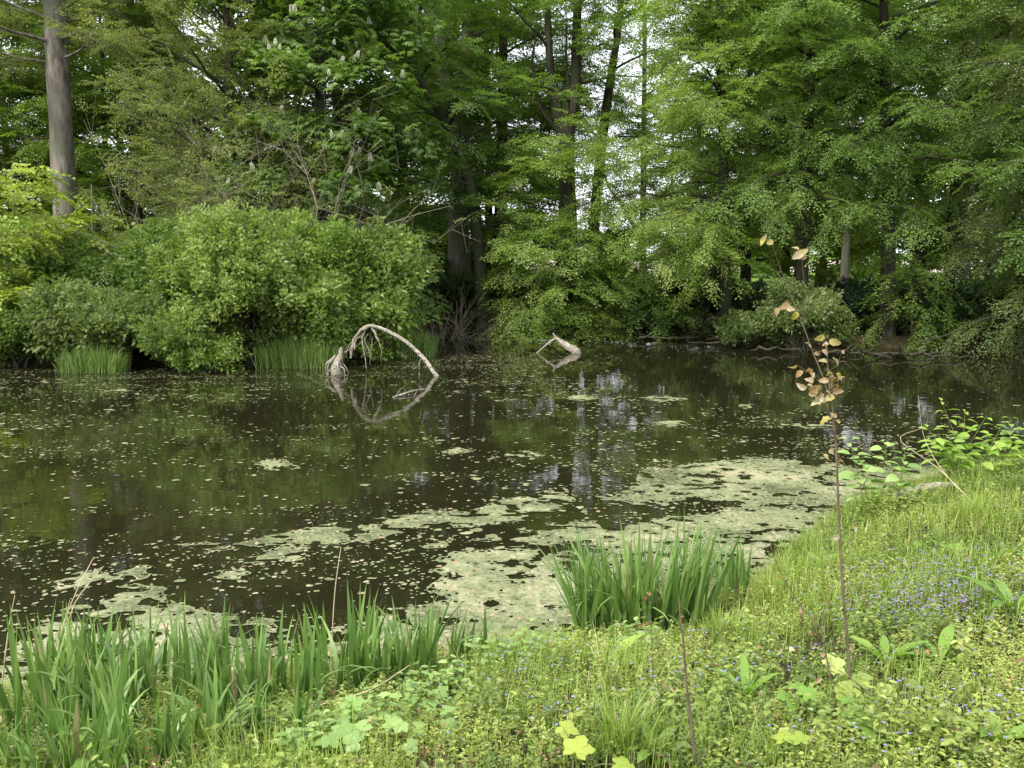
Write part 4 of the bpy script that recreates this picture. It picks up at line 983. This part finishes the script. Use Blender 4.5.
for q in range(42):                                   # taller weedy patches
    c = bank_pts(1, -3, 7, 2.5, 10, 1.3, .2)
    if not len(c): continue
    k = rng.integers(25, 70); P = c + rng.normal(0, .14, (k, 3)) * [1, 1, 0]; P[:, 2] = terrain(P[:, 0], P[:, 1])
    P = P[sdf_poly(P[:, 0], P[:, 1], POND) < -.03]; k = len(P); az = rng.random(k) * 6.28
    place(g, ['sprig', 'sprig_l'][q % 2], P, np.stack([np.cos(az), np.sin(az), 0 * az], -1), np.array([0, 0, 1.0]) + rng.normal(0, .2, (k, 3)), rng.uniform(.6, 1.05, k) * (1.0 if q % 2 else 1.9), np.clip(rng.uniform(.25, .6) + rng.normal(0, .12, k), 0, .84))
tag(g.obj('ground_cover', M['herb']), 'low yellow green creeping herbs covering the near bank', kind='stuff')

# grass in the turf: patchy, longer towards the shore on the right
def grass_layer(n, h, w, patch=None, thr=.5, y1=13.5, power=1.5, x0=-4.5, keep=None):
    P = bank_pts(n, x0, 9.5, 1.9, y1, power, 0.02)
    if patch is not None: P = P[fbm(P[:, 0], P[:, 1], .8, patch, 3) > thr]
    if keep is not None: P = P[keep(P)]
    k = len(P); hh = h * rng.uniform(.5, 1.3, k) * (.6 + .8 * smooth((fbm(P[:, 0], P[:, 1], .6, 55, 3) - .35) / .3))
    T = np.clip(.5 + (fbm(P[:, 0], P[:, 1], .5, 91, 3) - .5) * .9 + rng.normal(0, .16, k), 0, .9); T = np.where(rng.random(k) < .025, 1, T)
    V, Fc, m = blades(P - [0, 0, .01], hh, w * rng.uniform(.7, 1.3, k) * (1 + 0.06 * np.maximum(P[:, 1] - 4, 0)), rng.random(k) * 6.28, np.abs(rng.normal(0, .3, k)), np.abs(rng.normal(0, .7, k)), 3)
    g.add(V, Fc, np.repeat(T, m), 0, True)
g = Geo()
grass_layer(85000, .12, .0034)
grass_layer(36000, .17, .0040, patch=93, thr=.5)
grass_layer(70000, .17, .0045, power=1.0, keep=lambda P: (P[:, 1] > 6) & (P[:, 0] > 1.2))
grass_layer(8000, .2, .004, power=1.0, keep=lambda P: sdf_poly(P[:, 0], P[:, 1], POND) > -0.8)
tag(g.obj('grass', M['grass']), 'fresh bright green grass growing through the near bank', kind='stuff')

# blue flowers in drifts
g = Geo()
def flowers(cx_px, cy_px, rx, ry, n):
    n = int(n * (1.5 if n > 80 else .6)); rx *= .8; ry *= .8
    c = Gp(cx_px, cy_px); X_ = rng.normal(c[0], rx, n); Y_ = rng.normal(c[1], ry, n)
    m = (-sdf_poly(X_, Y_, POND) > .05); X_, Y_ = X_[m], Y_[m]; k = len(X_)
    P = np.stack([X_, Y_, terrain(X_, Y_) + rng.uniform(.07, .15, k)], -1)
    for q in range(5):
        a = q * 2 * pi / 5 + rng.random(k) * .3 + X_ * 50
        D = np.stack([np.cos(a), np.sin(a), np.full(k, .35)], -1) + rng.normal(0, .12, (k, 3))
        N = np.stack([rng.normal(0, .3, k), -.5 + rng.normal(0, .3, k), np.ones(k)], -1)
        V, Fc = kites(P, D, N, rng.uniform(.006, .010, k), rng.uniform(.005, .008, k), .05); g.add(V, Fc, rng.random(k))
for a in [(770, 590, .25, .3, 12), (930, 585, .45, .5, 160), (910, 625, .30, .22, 170), (960, 600, .3, .3, 90), (1000, 590, .4, .4, 70), (880, 600, .3, .3, 60), (990, 650, .3, .2, 60), (950, 720, .25, .15, 60), (1000, 740, .2, .12, 50), (830, 680, .3, .2, 40), (700, 690, .25, .2, 60), (690, 650, .3, .2, 40),
          (620, 640, .3, .2, 60), (560, 620, .2, .2, 15), (540, 670, .3, .2, 60), (500, 700, .2, .2, 40), (580, 720, .3, .15, 30), (470, 665, .2, .15, 30), (900, 760, .3, .1, 50), (560, 745, .3, .1, 16), (1010, 520, .3, .3, 40), (850, 560, .3, .3, 30)]:
    flowers(*a)
tag(g.obj('wildflowers', M['flower']), 'tiny violet blue flowers in drifts over the near bank', kind='stuff')
# dry leaves on the ground
g = Geo(); P = bank_pts(900, -4, 8, 2.3, 11, 1.4, .05); k = len(P); a = rng.random(k) * 6.28
V, Fc = ovals(P + np.stack([0 * a, 0 * a, rng.uniform(.02, .09, k)], -1), np.stack([np.cos(a), np.sin(a), rng.normal(0, .4, k)], -1), np.stack([rng.normal(0, .5, k), rng.normal(0, .5, k), np.ones(k)], -1), rng.uniform(.02, .05, k), rng.uniform(.012, .03, k), .25, .3)
g.add(V, Fc, np.repeat(rng.random(k), 2)); tag(g.obj('fallen_leaves', M['litter']), 'curled brown dead leaves lying among the herbs', kind='stuff')

# iris clumps ------------------------------------------------------------
def iris(label, px, py, n, h, rx, ry, z=None, tint=(0.5, .22), lean=.10, w=.022, bent=.15, d=None, curl=.22):
    c = Zp(px, py, 0.05) if d is None else np.array([*W(px, 600, d)[:2], 0])
    P = np.stack([c[0] + rng.uniform(-1, 1, n) * rx, c[1] + rng.uniform(-1, 1, n) * ry, np.zeros(n)], -1)
    # fans: groups of blades share a foot
    f = max(1, n // 5); cen = P[:f]; P = cen[np.arange(n) % f] + rng.normal(0, .018, (n, 3)) * [1, 1, 0]
    P[:, 2] = np.maximum(terrain(P[:, 0], P[:, 1]), -0.06) - 0.02
    H = h * rng.uniform(.62, 1.15, n)
    clump('iris_clump', label, P, H, w * rng.uniform(.7, 1.25, n), 'iris', 'iris', 'clumps of iris leaves at the near water edge', lean=lean, curl=curl, n=7, tint=tint, dead=.025, bent=bent)
rng = np.random.default_rng(801)
iris('dense upright clump of iris leaves at the shore in the middle of the foreground', 640, 640, 380, .76, .42, .24, lean=.20, w=.028, bent=.10, tint=(.55, .2), curl=.4)
iris('small fan of iris leaves right of the dense middle clump', 733, 612, 34, .44, .09, .06, w=.034, lean=.08, bent=0)
rowi = [(5, 4.35, 40, .74, 'at the bottom left corner'), (55, 4.75, 40, .72, 'behind the dry straw stalks'), (60, 4.0, 34, .62, 'nearest the bottom left corner of the bank'), (110, 4.7, 44, .74, 'right of the dry straw stalks'), (150, 4.2, 38, .64, 'before the floating mat at the left'),
        (175, 4.85, 44, .70, 'fifth from the left along the shore'), (225, 4.5, 46, .66, 'between the left mat and the lone dry stalk'), (255, 5.0, 36, .62, 'with a drooping blade left of the lone dry stalk'), (290, 4.6, 40, .60, 'beside the purplish thin stem'),
        (318, 5.05, 40, .68, 'at the foot of the lone dry stalk'), (355, 4.85, 38, .58, 'right of the lone dry stalk'), (385, 5.1, 38, .62, 'third from the right end of the left iris row'), (415, 5.25, 30, .56, 'next to the last in the left iris row'), (447, 5.45, 22, .46, 'short, sparse, at the row\'s right end')]
rowi += [(15, 3.55, 30, .56, 'low at the bottom left corner'), (75, 3.6, 34, .56, 'low behind the lanceolate plant'), (130, 3.7, 34, .56, 'low at the bottom edge'), (190, 3.75, 34, .54, 'low, right of the lanceolate plant'), (245, 3.95, 30, .52, 'at the foot of the dark seed stem'), (35, 5.3, 34, .7, 'farthest out in the water at the left'), (130, 5.4, 34, .68, 'standing in the floating mat')]
for px, d, n, h, l in rowi:
    iris('clump of sword shaped iris leaves ' + l, px, 0, int(n * 1.0), h * (.76 if d > 4.1 else .62), .24, .16, d=d, lean=.14, w=.027, curl=.35)

# leafy plants ------------------------------------------------------------
def leafy(name, label, cat, stems, mat, L, Wd, nl, seed, stemmat='stem_green', group=None, arch=.25, sr=.005, start=.35, whorl=2, serr=0.0, drop=.15, peak=.4, tintc=.5):
    """stems: list of (base, top); leaves alternate or in pairs along the upper part"""
    r = np.random.default_rng(seed); g = Geo(); gs = Geo()
    P = []; D = []; N = []; Ls = []
    for (b_, t_) in stems:
        mid = (b_ + t_) / 2 + r.normal(0, .03, 3) * np.linalg.norm(t_ - b_)
        c = curve([b_, mid, t_], 12); tube(gs, c, np.linspace(sr, sr * .4, 12), 6)
        for i in range(nl):
            u = start + (1 - start) * (i // whorl) / max(1, (nl // whorl) - 1)
            p = np.array([np.interp(u, np.linspace(0, 1, 12), c[:, j]) for j in range(3)])
            a = (i // whorl) * (1.57 if whorl == 2 else 2.4) + (i % whorl) * 2 * pi / whorl + r.normal(0, .25)
            sz = (1.1 - .55 * max(0, u - .6) / .4) * r.uniform(.75, 1.15)
            pet = .25 * L * sz; dd = np.array([cos(a), sin(a), .35 + r.normal(0, .2)])
            q = p + nrm(dd) * pet; tube(gs, np.array([p, q]), [sr * .35, sr * .25], 4, cap=False)
            P.append(q); D.append(dd - np.array([0, 0, drop])); N.append(np.array([r.normal(0, .25), r.normal(0, .25) - .15, 1])); Ls.append(L * sz)
    Ls = np.array(Ls); V, Fc, m = bigleaves(np.array(P), np.array(D), np.array(N), Ls, Ls * Wd / L, arch, .12, 7, .03, peak, serr)
    g.add(V, Fc, np.repeat(np.clip(tintc + r.normal(0, .22, len(Ls)), 0, 1), m), 0, True)
    b_ = stems[0][0]; root = thing(name, label, cat, b_, group)
    gs.obj('stem', M[stemmat], b_, root); g.obj('foliage', M[mat], b_, root)
    return root
def st(px, py, tx, ty, dd=0.0, dz=0):
    b_ = Gp(px, py); d = b_[1]; return (b_ - [0, 0, .02], W(tx, ty, d + dd))
GRP = 'tall leafy stems on the right shore'
leafy('leafy_sapling', 'slender leafy stem nearest the coppery sapling on the right shore', 'plant', [st(868, 520, 850, 440), st(872, 518, 862, 458, .1)], 'nettle', .15, .085, 14, 1, group=GRP, start=.4, tintc=.75)
leafy('leafy_sapling', 'slender leafy stem between the two on the right shore above the pale log', 'plant', [st(893, 512, 884, 442, .1), st(895, 512, 905, 450)], 'nettle', .16, .09, 16, 2, group=GRP, start=.4, tintc=.75)
leafy('leafy_sapling', 'largest spreading leafy bush on the right shore with pale green leaves', 'plant', [st(955, 486, 942, 402), st(955, 486, 965, 412, .2), st(958, 486, 985, 418, .1), st(960, 486, 925, 425), st(962, 486, 950, 438, -.2), st(965, 486, 1000, 430, .1), st(955, 486, 930, 440, .3)], 'dock', .16, .075, 16, 3, group=GRP, start=.3, tintc=.75)
leafy('leafy_sapling', 'leafy bush cut by the right edge of the picture', 'plant', [st(1015, 478, 1010, 418), st(1018, 478, 1035, 422, .1), st(1012, 478, 995, 440, .1), st(1020, 478, 1022, 440, -.2)], 'dock', .16, .075, 14, 4, group=GRP, start=.3, tintc=.75)
NG = 'nettles on the near bank'
nb = [(500, 668, 495, 632), (520, 665, 528, 622), (482, 672, 474, 640), (560, 652, 552, 628), (455, 690, 448, 655), (440, 700, 430, 668), (410, 715, 405, 675), (380, 730, 372, 688), (350, 740, 345, 700), (625, 655, 640, 618), (330, 756, 322, 712), (300, 765, 290, 722)]
nl_ = ['left of the tallest nettle behind the grassy tuft', 'tallest, between the iris row and middle clump', 'at the right end of the iris row', 'alone at the water before the middle iris clump', 'lower left of the shore nettles', 'under the last iris of the row', 'before the right end of the iris row',
       'among the herbs below the iris row', 'half way along the foot of the iris row', 'leaning against the middle iris clump', 'beside the bottom iris leaves', 'cut by the bottom edge near the iris']
for i, (a, l) in enumerate(zip(nb, nl_)):
    leafy('nettle', 'green nettle with toothed leaves ' + l, 'plant', [st(*a), (Gp(a[0] + 9, a[1] + 3), W(a[2] + 12, a[3] + 9, Gp(a[0], a[1])[1]))], 'nettle', .065, .035, 14, 30 + i, group=NG, start=.25, serr=.25, sr=.003)
leafy('lanceolate_plant', 'bright plant with long pointed yellow green leaves before the iris at the bottom left', 'plant', [st(88, 775, 88, 730), st(92, 778, 100, 738)], 'dock', .11, .035, 8, 51, start=.3, sr=.004, group=None)

# rosettes and broad leaves
def rosette(name, label, px, py, n, L, Wd, mat, seed, rise=.6, arch=.45, group=None, serr=0.0, tintc=.5, wave=.06, peak=.5):
    r = np.random.default_rng(seed); c = Gp(px, py); a = np.arange(n) * 2.4 + r.random()
    Ls = L * r.uniform(.6, 1.15, n); up = rise * r.uniform(.5, 1.6, n)
    D = np.stack([np.cos(a), np.sin(a), up], -1); N = np.stack([-np.cos(a) * up, -np.sin(a) * up, np.ones(n)], -1)
    P = np.tile(c, (n, 1)) + nrm(D) * .02
    V, Fc, m = bigleaves(P, D, N, Ls, Ls * Wd / L, arch, .14, 9, wave, peak, serr)
    g = Geo().add(V, Fc, np.repeat(np.clip(tintc + r.normal(0, .2, n), 0, 1), m), 0, True)
    tag(g.obj(name, M[mat], tuple(c)), label, 'plant', group)
DG = 'dock plants on the near bank'
rosette('dock', 'dock with broad pale leaves right of the coppery sapling foot', 885, 665, 7, .20, .055, 'dock', 61, 1.0, group=DG, arch=.3)
rosette('dock', 'dock with upright leaves cut by the right edge', 1015, 615, 8, .34, .06, 'dock', 62, 1.2, group=DG, tintc=.3)
rosette('dock', 'dock with bright leaves below the middle iris clump', 612, 665, 8, .20, .06, 'dock', 63, .9, group=DG, tintc=.75)
rosette('dock', 'small dock above the blue flower drift behind the coppery sapling', 822, 570, 6, .20, .05, 'dock', 64, 1.0, group=DG)
rosette('dock', 'dock with long leaves among the blue flowers at the right', 940, 665, 8, .24, .055, 'dock', 65, .8, group=DG, tintc=.4)
rosette('dock', 'dock near the bottom edge before the thin purplish stem', 655, 758, 6, .18, .045, 'dock', 66, .9, group=DG)
rosette('dock', 'broad leaved dock at the bottom edge among the iris', 140, 772, 6, .16, .06, 'dock', 67, .9, group=DG, tintc=.7)
def lobed(name, label, px, py, spec, mat, seed, group=None):
    """maple-like leaves: five pointed lobes from one point, on short stalks"""
    r = np.random.default_rng(seed); c = Gp(px, py); g = Geo(); gs = Geo()
    for (dx, dy, h, s) in spec:
        t = c + np.array([dx, dy, h]); tube(gs, curve([c, (c + t) / 2 + [0, 0, .02], t], 6), np.linspace(.003, .0015, 6), 5)
        a0 = r.random() * 6.28; nr = nrm(np.array([r.normal(0, .2), -.35 + r.normal(0, .2), 1])); o = nrm(np.cross(nr, [sin(a0), cos(a0), .1])); sv = np.cross(nr, o)
        an = np.radians([-118, -60, 0, 60, 118]); Ls = s * np.array([.62, .9, 1.05, .9, .62])
        D = o[None] * np.cos(an)[:, None] + sv[None] * np.sin(an)[:, None]
        V, Fc, m = bigleaves(np.tile(t, (5, 1)), D, np.tile(nr, (5, 1)), Ls, Ls * .62, .15, .06, 7, .03, .48, .3); g.add(V, Fc, np.repeat(r.normal(.5, .2), 5 * m), 0, True)
    root = thing(name, label, 'plant', c, group); gs.obj('stem', M['stem_green'], c, root); g.obj('foliage', M[mat], c, root)
rosette('dock', 'dock with narrow erect leaves left of the tall sapling', 745, 700, 9, .2, .035, 'dock', 68, 1.5, group=DG, tintc=.4)
rosette('dock', 'pale broad dock at the bottom right corner', 1000, 745, 7, .19, .06, 'dock', 69, .8, group=DG, tintc=.5)
rosette('dock', 'dock right of the rounded grass tuft high on the slope', 1005, 560, 8, .22, .05, 'dock', 70, 1.1, group=DG, tintc=.3)
rosette('dock', 'dock at the waterline below the small iris fan', 735, 632, 7, .17, .04, 'dock', 71, 1.2, group=DG, tintc=.6)
SG = 'lobed seedlings on the near bank'
def spec(n, w, s, r): return [(r.normal(0, w), r.normal(0, w), r.uniform(.05, .14), s * r.uniform(.7, 1.2)) for _ in range(n)]
r0 = np.random.default_rng(3)
lobed('maple_seedling', 'yellow green maple seedling at the bottom edge beside the purplish stem', 580, 775, spec(4, .06, .07, r0), 'lime', 1, SG)
lobed('maple_seedling', 'yellow green maple seedling at the bottom edge under the coppery sapling', 790, 768, spec(4, .06, .06, r0), 'lime', 2, SG)
lobed('geranium', 'lobed green leaves spreading at the foot of the coppery sapling', 830, 725, spec(9, .10, .075, r0), 'dock', 3, SG)
lobed('hogweed', 'large greyish green lobed leaves right of the sapling foot', 890, 715, spec(8, .11, .075, r0), 'herb', 4, SG)
lobed('geranium', 'pale lobed leaves on the slope above the blue flower drift', 930, 555, spec(7, .12, .06, r0), 'dock', 5, SG)
lobed('geranium', 'lobed leaves left of the thin purplish stem in the foreground', 430, 740, spec(8, .14, .06, r0), 'nettle', 6, SG)
lobed('hogweed', 'patch of soft lobed leaves at the bottom below the iris row', 360, 765, spec(9, .13, .06, r0), 'nettle', 7, SG)

# grass tufts as individuals
def tuft(label, px, py, n, h, seed, lean=.35, mat='grass'):
    global rng
    rng = np.random.default_rng(seed); c = Gp(px, py)
    P = c + rng.normal(0, .035, (n, 3)) * [1, 1, 0]
    clump('grass_tuft', label, P, h * rng.uniform(.6, 1.2, n), np.full(n, .0045), mat, 'grass tuft', 'grass tufts on the near bank', lean=lean, curl=.7, tint=(.5, .2), dead=.05)
tuft('arching grass tuft at the bottom beside the yellow green seedling', 622, 755, 170, .26, 1)
tuft('pale grass tuft beside the thin purplish stem', 720, 640, 160, .20, 2)
tuft('lush grass tuft on the slope below the pale log', 965, 525, 200, .28, 3)
tuft('grass tuft at the shore right of the small iris fan', 775, 600, 130, .2, 4)
tuft('grass tuft at the very bottom beside the coppery sapling', 770, 765, 100, .14, 5)

# thin stems -----------------------------------------------------------------
def sapling(name, label, lines, mat, clusters, lmat, L, seed, depth_of, sr, extra_leaf=None, tl=(0, 1), cat='sapling'):
    r = np.random.default_rng(seed); b_ = Gp(*depth_of); d = b_[1]; gs = Geo(); g = Geo(); P = []; D = []; N = []; Ls = []
    for i, (ln, r1, r2) in enumerate(lines):
        pts = [W(a, c, d + dd) for a, c, dd in ln]
        if i == 0: pts[0] = b_ - [0, 0, .03]
        c = curve(pts, 22); tube(gs, c, np.linspace(r1, r2, 22), 8, rough=.12)
        if i == 0:
            for q in (3, 5, 8, 10, 13, 16): tube(gs, np.array([c[q], c[q] + [.012 * (-1) ** q, -.006, .008]]), [r1 * .9, r1 * .5], 5)
    for (px, py, n, sp) in clusters:
        c = W(px, py, d)
        for k in range(n):
            a = r.random() * 6.28; q = c + r.normal(0, sp, 3)
            P.append(q); D.append(np.array([cos(a), sin(a) * .6, r.normal(-.3, .5)])); N.append(np.array([r.normal(0, .5), -1 + r.normal(0, .5), r.normal(.3, .5)])); Ls.append(L * r.uniform(.6, 1.2))
            tube(gs, np.array([c, q]), [sr * .8, sr * .5], 4, cap=False)
    Ls = np.array(Ls); V, Fc, m = bigleaves(np.array(P), np.array(D), np.array(N), Ls, Ls * .62, .55, .28, 6, .10, .42, .2)
    g.add(V, Fc, np.repeat(r.uniform(tl[0], tl[1], len(Ls)), m), 0, True)
    root = thing(name, label, cat, b_); gs.obj('stem', M[mat], b_, root); g.obj('foliage', M[lmat], b_, root)
sapling('sapling', 'thin young sapling with coppery and yellow leaves standing tall on the near bank', [
    ([(852, 706, 0), (848, 650, 0), (843, 590, 0), (839, 520, 0), (836, 450, .0), (832, 405, 0), (828, 370, 0), (826, 342, 0)], .0078, .0028),
    ([(832, 405, 0), (822, 375, .02), (812, 350, .04), (803, 325, .06), (793, 300, .08), (786, 292, .08)], .0035, .0012),
    ([(803, 325, .06), (806, 300, .06), (803, 270, .06), (802, 255, .06)], .0014, .0007), ([(793, 300, .08), (783, 275, .1), (772, 245, .1)], .0014, .0007), ([(829, 385, 0), (815, 375, .01), (804, 370, .02)], .0016, .0008), ([(833, 400, 0), (842, 388, .01), (845, 378, .02)], .0016, .0008), ([(834, 420, 0), (822, 402, .01), (812, 390, .02)], .0014, .0007), ([(838, 500, 0), (828, 470, .01), (822, 452, .02)], .0014, .0007), ([(842, 570, 0), (852, 545, .01), (856, 530, .02)], .0012, .0006)], 'twig_dark',
    [(765, 241, 3, .012), (802, 252, 4, .012), (784, 304, 3, .014), (795, 310, 1, .006), (826, 344, 4, .02), (806, 371, 4, .02), (830, 372, 5, .022), (842, 381, 3, .02), (808, 386, 3, .015), (820, 392, 4, .03), (838, 365, 3, .03), (827, 400, 6, .025), (833, 418, 3, .015), (836, 440, 2, .012), (838, 460, 1, .01), (838, 540, 2, .02), (822, 452, 2, .015), (856, 530, 2, .015), (818, 352, 3, .02), (836, 386, 4, .025), (815, 378, 3, .02)],
    'copper', .045, 5, (852, 706), .0012, tl=(.3, 1))
sapling('thin_stem', 'knobbly dark purplish bare stem at the bottom centre right', [
    ([(697, 776, 0), (692, 730, 0), (687, 690, 0), (684, 650, 0), (680, 612, 0), (679, 598, 0)], .0065, .0025), ([(697, 765, 0), (708, 750, 0), (716, 738, .02)], .003, .001), ([(690, 715, 0), (682, 700, 0), (676, 692, 0)], .003, .001), ([(694, 748, 0), (684, 738, 0)], .003, .001), ([(687, 690, 0), (700, 680, .02), (712, 668, .03)], .0015, .0006)],
    'twig_dark', [(684, 650, 2, .01), (680, 620, 2, .01)], 'copper', .016, 6, (697, 776), .0006, tl=(0, .3))
sapling('thin_stem', 'thin stem with faint coppery leaves left of the tall sapling', [
    ([(838, 706, 0), (828, 665, 0), (820, 630, 0), (800, 605, .03), (782, 575, .05), (770, 545, .05)], .004, .0012), ([(824, 650, 0), (812, 636, 0)], .002, .001), ([(820, 630, 0), (824, 610, 0), (830, 596, 0)], .0018, .0008)],
    'twig_dark', [(800, 605, 2, .02), (815, 625, 3, .025), (824, 600, 2, .02), (828, 660, 2, .02), (782, 575, 1, .02), (838, 640, 2, .025)], 'copper', .022, 7, (838, 706), .0006, tl=(0, .45))
sapling('thin_stem', 'slim stem carrying a few brownish leaves before the middle iris clump', [([(653, 690, 0), (652, 650, 0), (650, 610, 0), (648, 590, 0)], .0025, .001)], 'twig_dark', [(648, 598, 3, .02), (652, 615, 2, .02), (640, 622, 2, .02)], 'copper', .028, 8, (653, 690), .0005, tl=(0, .35))
sapling('thin_stem', 'dark thin seed stem rising through the irises at the left', [([(250, 772, 0), (240, 720, 0), (228, 670, 0), (215, 625, 0), (207, 606, 0)], .003, .001)], 'twig_dark', [(209, 612, 2, .01), (219, 640, 1, .01)], 'copper', .012, 9, (250, 772), .0005, tl=(0, .2))
def stalks(label, lines, depth):
    g = Geo()
    for ln in lines:
        pts = [W(a, b_, depth + dd) for a, b_, dd in ln]; c = curve(pts, 12); tube(g, c, np.linspace(.0045, .0016, 12), 5)
    b_ = W(lines[0][0][0], lines[0][0][1], depth); tag(g.obj('dry_stalk', M['straw'], tuple(b_)), label, 'stalk', 'dry straw stalks by the irises')
stalks('bunch of bleached dry stalks leaning among the irises at the left', [[(44, 730, 0), (50, 690, 0), (62, 630, 0), (78, 588, 0), (94, 557, .05)], [(46, 735, 0), (54, 680, 0), (72, 610, 0), (88, 585, .02), (104, 566, .05)], [(52, 735, 0), (54, 690, .1), (60, 640, .1), (70, 600, .1)]], 4.6)
stalks('single bleached dry stalk at the far left among the irises', [[(0, 700, 0), (6, 650, 0), (10, 620, 0), (15, 595, 0)]], 4.9)
stalks('lone dry stalk standing over the dark water behind the iris row', [[(330, 690, 0), (332, 640, 0), (335, 590, 0), (341, 547, .05)]], 5.3)
stalks('long dry stalk bowed across the herbs from the iris row', [[(290, 720, 0), (320, 705, 0), (370, 690, -.1), (410, 665, -.1)]], 4.4)
stalks('pair of dry arching stems over the leafy bushes on the right', [[(990, 520, -.5), (940, 470, 0), (900, 440, .2), (922, 428, .3)], [(985, 512, -.4), (950, 480, 0), (925, 440, .4), (918, 395, .4)]], 8.8)

# print('LEAVES', sum(len(me.polygons) * max(1, 1) for me in bpy.data.meshes))
